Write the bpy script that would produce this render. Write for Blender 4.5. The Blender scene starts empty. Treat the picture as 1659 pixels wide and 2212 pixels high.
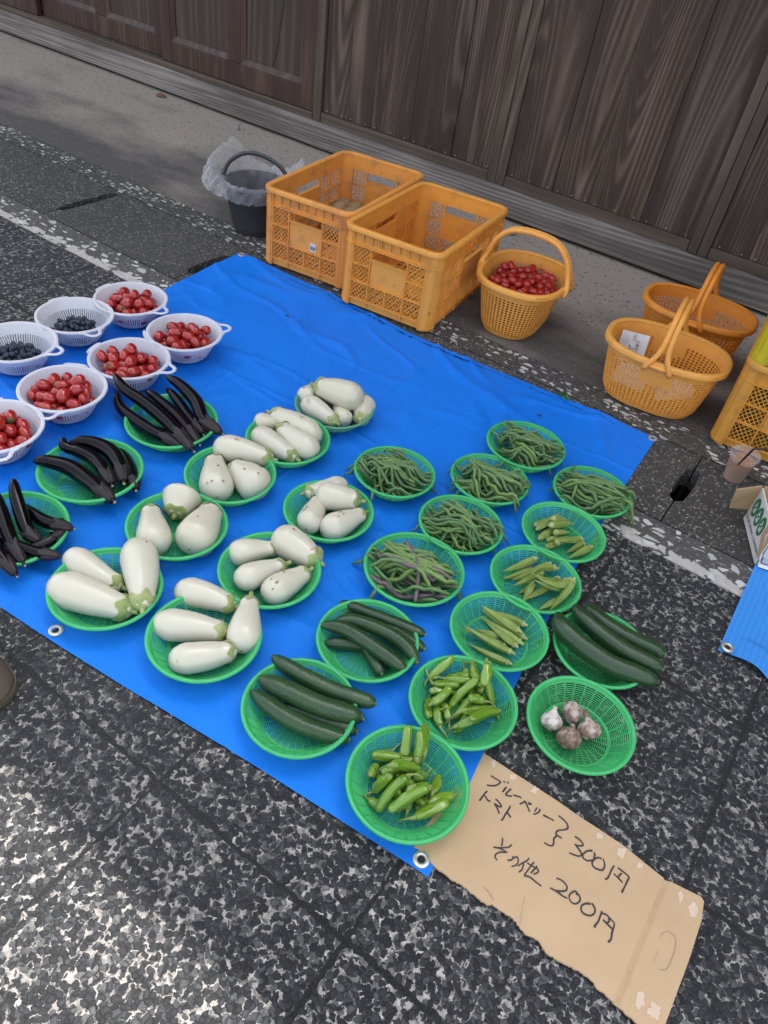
import bpy, bmesh, math, random
import numpy as np
from mathutils import Vector, Matrix, noise
random.seed(7); RNG = np.random.default_rng(7)
D = bpy.data; SC = bpy.context.scene; COL = SC.collection
R = math.radians

# ------------------------------------------------------------------ camera
# image frame 1659 x 2212; the wall runs along +X, +Y points at the wall, Z is up
CU, CV, FL, H = 829.5, 1106.0, 1600.0, 1.33
def _n(v): v = np.array(v, float); return v / np.linalg.norm(v)
_Z = -_n([534 - CU, 2857 - CV, FL]); _X = -_n([-2770 - CU, -960 - CV, FL])
_X = _n(_X - _Z * _X.dot(_Z)); _Y = np.cross(_Z, _X); RM = np.array([_X, _Y, _Z])
CAMP = np.array([0, 0, H])
def at(u, v, z=0.0):
    """the point at height z seen at (u, v)"""
    w = RM @ np.array([u - CU, v - CV, FL]); return w * ((z - H) / w[2]) + CAMP
def atw(u, v, y=3.46):
    w = RM @ np.array([u - CU, v - CV, FL]); return w * (y / w[1]) + CAMP
def depth(p): return float((RM.T @ (np.array(p) - CAMP))[2])
def mpp(p): return depth(p) / FL
cam = D.cameras.new('camera'); co = D.objects.new('camera', cam); COL.objects.link(co); SC.camera = co
cam.sensor_fit = 'VERTICAL'; cam.sensor_height = 24; cam.lens = FL / 2212 * 24
cam.clip_start = 0.05; cam.clip_end = 500
_r, _d, _f = RM[:, 0], RM[:, 1], RM[:, 2]
co.matrix_world = Matrix(((_r[0], -_d[0], -_f[0], 0), (_r[1], -_d[1], -_f[1], 0), (_r[2], -_d[2], -_f[2], H), (0, 0, 0, 1)))

# ------------------------------------------------------------------ light
SUN = np.array([0.10, 2.57, 5.25]); SUN = SUN / np.linalg.norm(SUN)     # towards the sun, high behind the house
W = D.worlds.new('World'); SC.world = W; W.use_nodes = True
nt = W.node_tree; nt.nodes.clear()
sky = nt.nodes.new('ShaderNodeTexSky'); sky.sky_type = 'NISHITA'; sky.sun_disc = False
sky.sun_elevation = math.asin(SUN[2]); sky.sun_rotation = math.atan2(SUN[0], SUN[1])
sky.air_density = 1.0; sky.dust_density = 3.0; sky.ozone_density = 1.0
hs = nt.nodes.new('ShaderNodeHueSaturation'); hs.inputs['Saturation'].default_value = 0.38
bg = nt.nodes.new('ShaderNodeBackground'); bg.inputs[1].default_value = 0.15
wo = nt.nodes.new('ShaderNodeOutputWorld')
nt.links.new(sky.outputs[0], hs.inputs['Color']); nt.links.new(hs.outputs[0], bg.inputs[0]); nt.links.new(bg.outputs[0], wo.inputs[0])
sl = D.lights.new('sun', 'SUN'); sl.energy = 2.5; sl.angle = R(0.6); sl.color = (1, 0.95, 0.88)
so = D.objects.new('sun', sl); COL.objects.link(so); so.location = (0, 6, 12)
so.rotation_euler = Vector(SUN).to_track_quat('Z', 'Y').to_euler()
SC.view_settings.view_transform = 'Standard'; SC.view_settings.look = 'None'
SC.view_settings.gamma = 1; SC.view_settings.exposure = 1.72

# ------------------------------------------------------------------ mesh helpers
def worigin(o):
    p = Vector((0, 0, 0))
    while o is not None: p += o.location; o = o.parent
    return p
class MB:
    """collects shapes and links them as ONE mesh object"""
    def __init__(s): s.v = []; s.f = []
    def add(s, v, f):
        b = len(s.v); s.v += [tuple(map(float, p)) for p in v]; s.f += [tuple(b + i for i in q) for q in f]
    def box(s, x0, x1, y0, y1, z0, z1):
        s.add([(x0,y0,z0),(x1,y0,z0),(x1,y1,z0),(x0,y1,z0),(x0,y0,z1),(x1,y0,z1),(x1,y1,z1),(x0,y1,z1)],
              [(0,3,2,1),(4,5,6,7),(0,1,5,4),(1,2,6,5),(2,3,7,6),(3,0,4,7)])
    def hexa(s, p):
        s.add(p, [(0,3,2,1),(4,5,6,7),(0,1,5,4),(1,2,6,5),(2,3,7,6),(3,0,4,7)])
    def prism(s, poly, z0, z1, fz=None):
        n = len(poly)
        a = [(x, y, z0 + (fz(x, y) if fz else 0)) for x, y in poly]; b = [(x, y, z1 + (fz(x, y) if fz else 0)) for x, y in poly]
        s.add(a + b, [tuple(range(n))[::-1], tuple(range(n, 2*n))] + [(i, (i+1) % n, n + (i+1) % n, n + i) for i in range(n)])
    def sweep(s, P, rad, n=12, mod=None, up=None, cap=True, sx=1.0):
        P = np.array(P, float); m = len(P); rad = np.broadcast_to(np.array(rad, float), (m,))
        T = np.gradient(P, axis=0); T /= np.linalg.norm(T, axis=1)[:, None] + 1e-12
        u = np.array(up if up is not None else ([0, 0, 1.0] if abs(T[0][2]) < .9 else [1.0, 0, 0]))
        u = u - T[0] * u.dot(T[0]); u /= np.linalg.norm(u); V = []
        for i in range(m):
            u = u - T[i] * u.dot(T[i]); u /= np.linalg.norm(u); w = np.cross(T[i], u)
            for k in range(n):
                a = 2 * math.pi * k / n; r = rad[i] * (mod(a, i / (m - 1)) if mod else 1)
                V.append(P[i] + u * (r * math.cos(a)) + w * (r * math.sin(a) * sx))
        F = [(i*n + k, i*n + (k+1) % n, (i+1)*n + (k+1) % n, (i+1)*n + k) for i in range(m-1) for k in range(n)]
        if cap: F += [tuple(range(n))[::-1], tuple(range((m-1)*n, m*n))]
        s.add(V, F)
    def lathe(s, prof, n=32, c=(0, 0, 0), mod=None, close=False):
        V = []; m = len(prof)
        for i, (r, z) in enumerate(prof):
            for k in range(n):
                a = 2*math.pi*k/n; rr = r * (mod(a, i) if mod else 1)
                V.append((c[0] + rr*math.cos(a), c[1] + rr*math.sin(a), c[2] + z))
        F = [(i*n + k, i*n + (k+1) % n, ((i+1) % m)*n + (k+1) % n, ((i+1) % m)*n + k) for i in range(m if close else m-1) for k in range(n)]
        s.add(V, F)
    def grid(s, fn, us, vs, hole=None, wrap=False):
        nu, nv = len(us), len(vs); V = [fn(u, v) for v in vs for u in us]
        F = []
        for j in range(nv - 1):
            for i in range(nu if wrap else nu - 1):
                if hole and hole(i, j): continue
                F.append((j*nu + i, j*nu + (i+1) % nu, (j+1)*nu + (i+1) % nu, (j+1)*nu + i))
        s.add(V, F)
    def build(s, name, mat, parent=None, loc=None, smooth=35, solid=None, bevel=None, sub=0, off=0.0):
        o0 = worigin(parent) if parent is not None else Vector((0, 0, 0))
        o1 = o0 if (parent is not None and loc is None) else Vector(loc if loc is not None else (0, 0, 0))
        me = D.meshes.new(name)
        me.from_pydata([(x - o1.x, y - o1.y, z - o1.z) for x, y, z in s.v], [], s.f); me.validate(); me.update()
        if isinstance(mat, (list, tuple)):
            for m in mat: me.materials.append(m)
        else: me.materials.append(mat)
        o = D.objects.new(name, me); COL.objects.link(o)
        if parent is not None: o.parent = parent
        o.location = o1 - o0 if parent is not None else o1
        if solid or bevel or sub:
            if sub: md = o.modifiers.new('s', 'SUBSURF'); md.levels = md.render_levels = sub
            if solid: md = o.modifiers.new('t', 'SOLIDIFY'); md.thickness = solid; md.offset = off
            if bevel: md = o.modifiers.new('b', 'BEVEL'); md.width = bevel; md.segments = 2; md.limit_method = 'ANGLE'; md.angle_limit = R(40)
            dg = bpy.context.evaluated_depsgraph_get(); nm = D.meshes.new_from_object(o.evaluated_get(dg)); o.modifiers.clear()
            o.data = nm; D.meshes.remove(me); me = nm; me.name = name
        if smooth is not None:
            me.shade_smooth()
            if smooth < 180: me.set_sharp_from_angle(angle=R(smooth))
        return o
def tag(o, label, cat, group=None):
    o['label'] = label; o['category'] = cat
    if group: o['group'] = group
    return o
def thing(name, label, cat, loc=(0, 0, 0), group=None, rz=0):
    o = D.objects.new(name, None); COL.objects.link(o); o.location = Vector([float(a) for a in loc]); o.rotation_euler = (0, 0, rz)
    o.empty_display_size = 0.05
    return tag(o, label, cat, group)
def structure(o): o['kind'] = 'structure'; return o
def stuff(o): o['kind'] = 'stuff'; return o
def copy_tree(o, parent=None):
    c = o.copy(); COL.objects.link(c)
    if parent is not None: c.parent = parent; c.matrix_parent_inverse = Matrix()
    for ch in list(o.children): copy_tree(ch, c)
    return c
def catmull(P, n):
    P = np.array(P, float)
    if len(P) == 2: return np.array([P[0] + (P[1] - P[0]) * t for t in np.linspace(0, 1, n)])
    Q = np.vstack([2*P[0] - P[1], P, 2*P[-1] - P[-2]]); out = []
    L = np.concatenate([[0], np.cumsum(np.linalg.norm(np.diff(P, axis=0), axis=1))]); L /= L[-1]
    for t in np.linspace(0, 1, n):
        i = min(max(np.searchsorted(L, t, 'right') - 1, 0), len(P) - 2); f = (t - L[i]) / (L[i+1] - L[i] + 1e-12)
        a, b, c, d = Q[i:i+4]
        out.append(.5*((2*b) + (c-a)*f + (2*a-5*b+4*c-d)*f*f + (3*b-a-3*c+d)*f**3))
    return np.array(out)
def prof(table, n):
    """smooth radius profile from (t, r) pairs, denser near both ends"""
    ts = .5 - .5*np.cos(np.linspace(0, math.pi, n)); x = np.array([a for a, _ in table]); y = np.array([b for _, b in table])
    m = np.gradient(y, x); out = []
    for t in ts:
        i = min(max(np.searchsorted(x, t, 'right') - 1, 0), len(x) - 2); h = x[i+1] - x[i]; s = (t - x[i]) / h
        out.append((2*s**3-3*s*s+1)*y[i] + (s**3-2*s*s+s)*h*m[i] + (-2*s**3+3*s*s)*y[i+1] + (s**3-s*s)*h*m[i+1])
    return ts, np.maximum(np.array(out), .004)

# ------------------------------------------------------------------ materials
class NT:
    def __init__(s, name):
        s.m = D.materials.new(name); s.m.use_nodes = True; s.t = s.m.node_tree; s.t.nodes.clear()
        s.o = s.N('OutputMaterial'); s.p = s.N('BsdfPrincipled'); s.L(s.p.outputs[0], s.o.inputs[0])
        s.tc = s.N('TexCoord')
    def N(s, k, **kw):
        n = s.t.nodes.new('ShaderNode' + k)
        for a, b in kw.items(): setattr(n, a, b)
        return n
    def L(s, a, b): s.t.links.new(a, b)
    def put(s, sock, val):
        if isinstance(val, bpy.types.NodeSocket): s.L(val, sock)
        elif isinstance(val, (tuple, list)) and len(val) == 3 and sock.type == 'RGBA': sock.default_value = (*val, 1)
        else: sock.default_value = val
    def set(s, **kw):
        for k, v in kw.items(): s.put(s.p.inputs[k.replace('_', ' ')], v)
    def vec(s, scale=(1, 1, 1), loc=(0, 0, 0), src=None, rot=(0, 0, 0)):
        n = s.N('Mapping'); s.L(src or s.tc.outputs['Object'], n.inputs[0]); n.inputs['Scale'].default_value = scale
        s.put(n.inputs['Location'], loc); n.inputs['Rotation'].default_value = rot; return n.outputs[0]
    def noise(s, scale, vec=None, detail=3, rough=.5, dist=0, w=None):
        n = s.N('TexNoise'); n.inputs['Scale'].default_value = scale; n.inputs['Detail'].default_value = detail
        n.inputs['Roughness'].default_value = rough; n.inputs['Distortion'].default_value = dist
        if w is not None: n.noise_dimensions = '4D'; s.put(n.inputs['W'], w)
        s.L(vec or s.tc.outputs['Object'], n.inputs['Vector']); return n.outputs[0]
    def voro(s, scale, vec=None, feature='F1', rnd=1):
        n = s.N('TexVoronoi', feature=feature); n.inputs['Scale'].default_value = scale; n.inputs['Randomness'].default_value = rnd
        s.L(vec or s.tc.outputs['Object'], n.inputs['Vector']); return n
    def ramp(s, fac, stops, interp='LINEAR'):
        n = s.N('ValToRGB'); n.color_ramp.interpolation = interp; e = n.color_ramp.elements
        while len(e) < len(stops): e.new(0)
        for q, (p, c) in zip(e, stops):
            q.position = p; q.color = (*c, 1) if isinstance(c, (tuple, list)) else (c, c, c, 1)
        s.L(fac, n.inputs[0]); return n.outputs[0]
    def math(s, op, a, b=0.0, c=None, clamp=False):
        n = s.N('Math', operation=op, use_clamp=clamp); s.put(n.inputs[0], a); s.put(n.inputs[1], b)
        if c is not None: s.put(n.inputs[2], c)
        return n.outputs[0]
    def mix(s, fac, a, b, mode='MIX'):
        n = s.N('Mix', data_type='RGBA', blend_type=mode); s.put(n.inputs[0], fac); s.put(n.inputs[6], a); s.put(n.inputs[7], b); return n.outputs[2]
    def rng(s, v, a, b, c, d):
        n = s.N('MapRange'); s.put(n.inputs[0], v); n.inputs[1].default_value = a; n.inputs[2].default_value = b; n.inputs[3].default_value = c; n.inputs[4].default_value = d; return n.outputs[0]
    def bump(s, h, strength=.3, dist=.002, normal=None):
        n = s.N('Bump'); n.inputs['Strength'].default_value = strength; n.inputs['Distance'].default_value = dist
        s.L(h, n.inputs['Height'])
        if normal: s.L(normal, n.inputs['Normal'])
        s.L(n.outputs[0], s.p.inputs['Normal']); return n.outputs[0]
    def rand(s): return s.N('ObjectInfo').outputs['Random']
    def island(s): return s.N('NewGeometry').outputs['Random Per Island']
def plain(name, col, rough=.5, var=.15, scale=30, bump=0, **kw):
    t = NT(name); n = t.noise(scale, detail=4)
    c = t.mix(n, tuple(a*(1-var) for a in col), tuple(min(1, a*(1+var)) for a in col)); t.set(Base_Color=c, Roughness=rough, **kw)
    if bump: t.bump(n, bump, .002)
    return t.m

def m_road():
    t = NT('exposed aggregate paving')
    ob = t.tc.outputs['Object']; wv = t.N('TexNoise'); wv.inputs['Scale'].default_value = 55; wv.inputs['Detail'].default_value = 2; t.L(ob, wv.inputs['Vector'])
    off = t.N('VectorMath', operation='MULTIPLY_ADD'); t.L(wv.outputs['Color'], off.inputs[0]); off.inputs[1].default_value = (.016, .016, 0); t.L(ob, off.inputs[2])
    w2 = t.N('TexNoise'); w2.inputs['Scale'].default_value = 170; w2.inputs['Detail'].default_value = 3; t.L(ob, w2.inputs['Vector'])
    of2 = t.N('VectorMath', operation='MULTIPLY_ADD'); t.L(w2.outputs['Color'], of2.inputs[0]); of2.inputs[1].default_value = (.0075, .0075, 0); t.L(off.outputs[0], of2.inputs[2])
    fl = t.N('VectorMath', operation='MULTIPLY'); t.L(of2.outputs[0], fl.inputs[0]); fl.inputs[1].default_value = (1, 1, 0); v = fl.outputs[0]
    A = t.voro(98, v, rnd=.95); E = t.voro(98, v, 'DISTANCE_TO_EDGE', rnd=.95)
    B = t.voro(200, v); sc = t.N('SeparateColor'); t.L(A.outputs['Color'], sc.inputs[0]); sb = t.N('SeparateColor'); t.L(B.outputs['Color'], sb.inputs[0])
    g = t.noise(190, v, 5, .65)
    stone = t.ramp(sc.outputs[0], [(0, (.013, .014, .017)), (.45, (.030, .032, .038)), (.75, (.060, .064, .070)), (.95, (.12, .125, .125)), (1, (.22, .22, .21))])
    stone = t.mix(t.math('MULTIPLY', t.rng(g, .3, .7, 0, 1), .7), stone, (.012, .0125, .014)); 
    patch = t.noise(62, v, 2); patch2 = t.noise(2.2, v, 2)
    thr = t.math('ADD', t.rng(patch, .3, .72, .75, .635), t.rng(patch2, .35, .65, .03, -.015))
    thr = t.math('ADD', thr, t.math('MULTIPLY', t.math('SUBTRACT', sc.outputs[1], .5), .16))
    mort = t.math('GREATER_THAN', t.math('ADD', A.outputs['Distance'], t.math('MULTIPLY', t.math('SUBTRACT', g, .5), .12)), thr)
    line = t.math('LESS_THAN', E.outputs['Distance'], .05)
    col = t.mix(line, stone, (.014, .014, .015))
    mc = t.mix(t.rng(t.noise(90, v, 4), .3, .62, 0, 1), (.08, .075, .07), (.43, .40, .37))
    small = t.math('MULTIPLY', t.math('GREATER_THAN', sb.outputs[0], .62), t.math('LESS_THAN', B.outputs['Distance'], .5))
    mc = t.mix(small, mc, t.mix(sb.outputs[2], (.02, .021, .025), (.075, .078, .08))); col = t.mix(mort, col, mc)
    # joints between the slabs
    sep = t.N('SeparateXYZ'); t.L(off.outputs[0], sep.inputs[0])
    def jt(s, o):
        d = t.math('PINGPONG', t.math('ADD', s, o), .2175); return t.math('LESS_THAN', d, t.rng(t.noise(9, v, 2), .25, .6, .0006, .0062))
    # joint at x = -.595 + .435 k and y = .41 + .43 k
    j = t.math('MAXIMUM', jt(sep.outputs[0], .595 - .008), jt(sep.outputs[1], .435 - .41 + .435 - .435))
    col = t.mix(j, col, (.012, .012, .012)); col = t.mix(t.rng(t.noise(1.1, v, 3), .4, .7, 0, .35), col, (.05, .05, .05))
    t.set(Base_Color=col, Roughness=t.rng(g, .3, .7, .6, .9), Specular_IOR_Level=.3)
    h = t.math('MINIMUM', E.outputs['Distance'], .22); h = t.math('ADD', h, t.math('MULTIPLY', g, .12)); t.bump(h, .8, .01)
    return t.m
def m_pebbles(name, scale, thr, base, white, stretch=(1, 1, 1), mortar=None):
    t = NT(name); ob = t.vec(stretch); n1 = t.N('TexNoise'); n1.inputs['Scale'].default_value = 40; t.L(ob, n1.inputs['Vector'])
    off = t.N('VectorMath', operation='MULTIPLY_ADD'); t.L(n1.outputs['Color'], off.inputs[0]); off.inputs[1].default_value = (.014, .014, 0); t.L(ob, off.inputs[2])
    fl = t.N('VectorMath', operation='MULTIPLY'); t.L(off.outputs[0], fl.inputs[0]); fl.inputs[1].default_value = (1, 1, 0); v = fl.outputs[0]
    A = t.voro(scale, v, rnd=.9); E = t.voro(scale, v, 'DISTANCE_TO_EDGE', rnd=.9); sc = t.N('SeparateColor'); t.L(A.outputs['Color'], sc.inputs[0])
    peb = t.math('MULTIPLY', t.math('GREATER_THAN', E.outputs['Distance'], t.rng(sc.outputs[1], 0, 1, .10, .3)), t.math('GREATER_THAN', sc.outputs[0], thr))
    d = t.noise(200, v, 4); bc = t.mix(d, tuple(a*.45 for a in base), tuple(a*1.5 for a in base))
    B = t.voro(220, v); sb = t.N('SeparateColor'); t.L(B.outputs['Color'], sb.inputs[0]); bc = t.mix(t.math('GREATER_THAN', sb.outputs[0], .9), bc, (.2, .19, .17))
    if mortar is not None:
        sp = t.N('SeparateXYZ'); t.L(t.tc.outputs['Object'], sp.inputs[0]); yy = t.math('ADD', sp.outputs[1], t.math('MULTIPLY', t.math('SUBTRACT', t.noise(30, v, 3), .5), .09))
        mk = t.math('LESS_THAN', yy, mortar); mc = t.mix(t.noise(70, v, 4), (.22, .2, .18), (.66, .62, .58)); bc = t.mix(t.math('MULTIPLY', mk, t.math('GREATER_THAN', t.noise(22, v, 3), .42)), bc, mc)
    col = t.mix(peb, bc, t.mix(sc.outputs[2], tuple(a*.7 for a in white), white)); t.set(Base_Color=col, Roughness=.75)
    t.bump(t.math('ADD', t.math('MULTIPLY', d, .5), peb), .5, .003); return t.m
def m_gutter():
    t = NT('dark gutter concrete'); n = t.noise(1.8, detail=4); f = t.noise(160, detail=4); A = t.voro(190); sc = t.N('SeparateColor'); t.L(A.outputs['Color'], sc.inputs[0])
    c = t.mix(f, (.012, .011, .0105), (.062, .058, .053)); c = t.mix(t.math('GREATER_THAN', sc.outputs[0], .86), c, (.15, .14, .125)); c = t.mix(t.math('GREATER_THAN', sc.outputs[1], .97), c, (.35, .33, .3))
    c = t.mix(t.rng(n, .35, .7, 0, .5), c, (.07, .066, .06)); t.set(Base_Color=c, Roughness=.85); t.bump(f, .6, .004); return t.m
def m_apron():
    t = NT('worn apron concrete'); big = t.noise(1.6, t.vec((1, 2.2, 1)), 5, .6); f = t.noise(120, detail=4); A = t.voro(75); sc = t.N('SeparateColor'); t.L(A.outputs['Color'], sc.inputs[0])
    sp = t.N('SeparateXYZ'); t.L(t.tc.outputs['Object'], sp.inputs[0])
    # oily traffic dirt lies over the street half, bare pale concrete near the sill
    k = t.math('ADD', t.rng(sp.outputs[1], 2.4, 3.1, -.1, 1.1), t.math('MULTIPLY', t.math('SUBTRACT', big, .5), 2.6), clamp=True)
    pale = t.mix(f, (.22, .19, .16), (.41, .355, .30)); dark = t.mix(f, (.035, .032, .03), (.135, .125, .115)); c = t.mix(k, dark, pale)
    ch = t.math('MULTIPLY', t.math('GREATER_THAN', sc.outputs[0], .72), t.math('LESS_THAN', A.outputs['Distance'], t.rng(sc.outputs[1], 0, 1, .12, .5)))
    c = t.mix(ch, c, t.mix(sc.outputs[2], (.07, .05, .045), (.24, .2, .17))); t.set(Base_Color=c, Roughness=.9); t.bump(t.math('ADD', f, big), .5, .004); return t.m
def m_wood(name, dark, light, axis='z', ring=46, rough=.75, stain=.5, gs=3.0, fine=.35):
    t = NT(name); st = {'z': (1, 1, .085), 'x': (.05, 1, 1)}[axis]; st2 = {'z': (1, 1, .05), 'x': (.04, 1, 1)}[axis]; st3 = {'z': (1, 1, .07), 'x': (.07, 1, 1)}[axis]
    isl = t.math('MULTIPLY', t.island(), 37.0)
    n = t.noise(gs, t.vec(st), 1.4, .3, .0, w=isl); s = t.math('ADD', t.math('MULTIPLY', t.math('SINE', t.math('MULTIPLY', n, ring*2.2)), .5), .5)
    s = t.math('POWER', s, 1.6); fib = t.noise(150, t.vec(st2), 4, .6, w=isl); strk = t.noise(13, t.vec(st3), 4, .55, w=isl); big = t.noise(1.3, t.vec((1, 1, .6)), 3, w=isl)
    k = t.math('ADD', t.math('ADD', t.math('MULTIPLY', t.math('MULTIPLY', s, t.rng(strk, .35, .65, .3, 1)), .30), .08), t.math('MULTIPLY', fib, fine)); k = t.math('ADD', k, t.math('MULTIPLY', t.math('SUBTRACT', strk, .5), 1.3*stain*1.15)); k = t.math('ADD', k, t.math('MULTIPLY', t.math('SUBTRACT', big, .5), .5))
    c = t.ramp(k, [(.0, tuple(a*.55 for a in dark)), (.3, dark), (.85, light), (1, tuple(a*1.15 for a in light))])
    tint = t.mix(t.math('FRACT', t.math('MULTIPLY', isl, 7.31)), (.8, .8, .82), (1.12, 1.06, 1.0)); c = t.mix(1.0, c, tint, 'MULTIPLY')
    kn = t.voro(2.2 if axis == 'x' else 1.6, t.vec({'z': (2, 1, .8), 'x': (.9, 1, 2)}[axis])); c = t.mix(t.rng(kn.outputs['Distance'], .03, .075, .8, 0), c, tuple(a*.45 for a in dark))
    t.set(Base_Color=c, Roughness=rough); t.bump(t.math('ADD', s, fib), .35, .0025); return t.m
def m_plastic(name, col, dirt=(.25, .12, .04), amt=.5, rough=.42, trans=0.0, spots=True):
    t = NT(name); n = t.noise(14, detail=5, rough=.65); f = t.noise(70, detail=3); o = t.rand()
    c = t.mix(f, tuple(a*.9 for a in col), tuple(min(1, a*1.06) for a in col)); c = t.mix(t.math('MULTIPLY', o, .35), c, (col[0]*.7, col[1]*.84, col[2]*1.05)); c = t.mix(t.rng(n, .5, .78, 0, amt), c, dirt)
    if spots: sp = t.noise(55, t.vec((1, 1, .6)), 2); c = t.mix(t.math('MULTIPLY', t.math('GREATER_THAN', sp, .72), amt), c, tuple(a*.5 for a in dirt))
    t.set(Base_Color=c, Roughness=t.rng(n, .3, .7, rough*.85, rough*1.3))
    if trans:
        tr = t.N('BsdfTranslucent'); t.L(c, tr.inputs[0]); mx = t.N('MixShader'); mx.inputs[0].default_value = trans
        t.L(t.p.outputs[0], mx.inputs[1]); t.L(tr.outputs[0], mx.inputs[2]); t.L(mx.outputs[0], t.o.inputs[0])
    t.bump(f, .08, .001); return t.m
def m_tarp(name, c0, c1, stripes=False):
    sk = .18
    t = NT(name); big = t.noise(2.4, detail=4); w1 = t.N('TexWave'); w1.inputs['Scale'].default_value = 95; t.L(t.tc.outputs['Object'], w1.inputs['Vector'])
    w2 = t.N('TexWave', bands_direction='Y'); w2.inputs['Scale'].default_value = 95; t.L(t.tc.outputs['Object'], w2.inputs['Vector'])
    f = t.noise(140, detail=3); wv = t.math('ADD', t.math('MULTIPLY', w1.outputs[1], .5), t.math('MULTIPLY', w2.outputs[1], .5)); c = t.mix(t.math('ADD', t.math('MULTIPLY', big, .7), t.math('MULTIPLY', f, .3)), c0, c1)
    if stripes:
        w3 = t.N('TexWave'); w3.inputs['Scale'].default_value = 22; w3.inputs['Distortion'].default_value = 1.5; t.L(t.tc.outputs['Object'], w3.inputs['Vector']); c = t.mix(t.math('MULTIPLY', w3.outputs[1], sk), c, tuple(min(1, a*1.7) for a in c1))
    sm = t.noise(6, detail=6, rough=.65); c = t.mix(t.rng(sm, .62, .8, 0, .35), c, tuple(a*.55 for a in c0))
    dust = t.noise(300, detail=2); dm = t.math('MULTIPLY', t.math('GREATER_THAN', dust, .74), t.math('GREATER_THAN', t.noise(4, detail=2), .52)); c = t.mix(dm, c, (.4, .42, .45))
    t.set(Base_Color=c, Roughness=.48, Specular_IOR_Level=.2); t.bump(t.math('ADD', t.math('MULTIPLY', wv, .3), t.math('MULTIPLY', sm, 4.5)), .5, .004); return t.m
def m_veg(name, stops, rough=.35, scale=12, coat=0, bump=.1, bscale=60, spec=.5, sss=0, spots=None, stretch=(1, 1, 1), lo=.3, hi=.7):
    t = NT(name); v = t.vec(stretch); n = t.noise(scale, v, 4); o = t.rand(); k = t.math('ADD', t.rng(n, lo, hi, 0, .6), t.math('MULTIPLY', o, .4)); c = t.ramp(k, [(i/(len(stops)-1), s) for i, s in enumerate(stops)])
    if spots:
        sc, th, sm, cc = spots; sn = t.noise(sc, detail=3, w=t.math('MULTIPLY', o, 50.)); big = t.noise(9, detail=1, w=t.math('MULTIPLY', o, 30.))
        c = t.mix(t.math('MULTIPLY', t.rng(sn, th, th + sm, 0, 1), t.rng(big, .45, .6, 0, 1)), c, cc)
    t.set(Base_Color=c, Roughness=rough, Coat_Weight=coat, Coat_Roughness=.12, Specular_IOR_Level=spec)
    if sss: t.set(Subsurface_Weight=sss, Subsurface_Radius=(.01, .008, .005), Subsurface_Scale=.5)
    if bump: t.bump(t.noise(bscale, v, 2), bump, .002)
    return t.m
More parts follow.
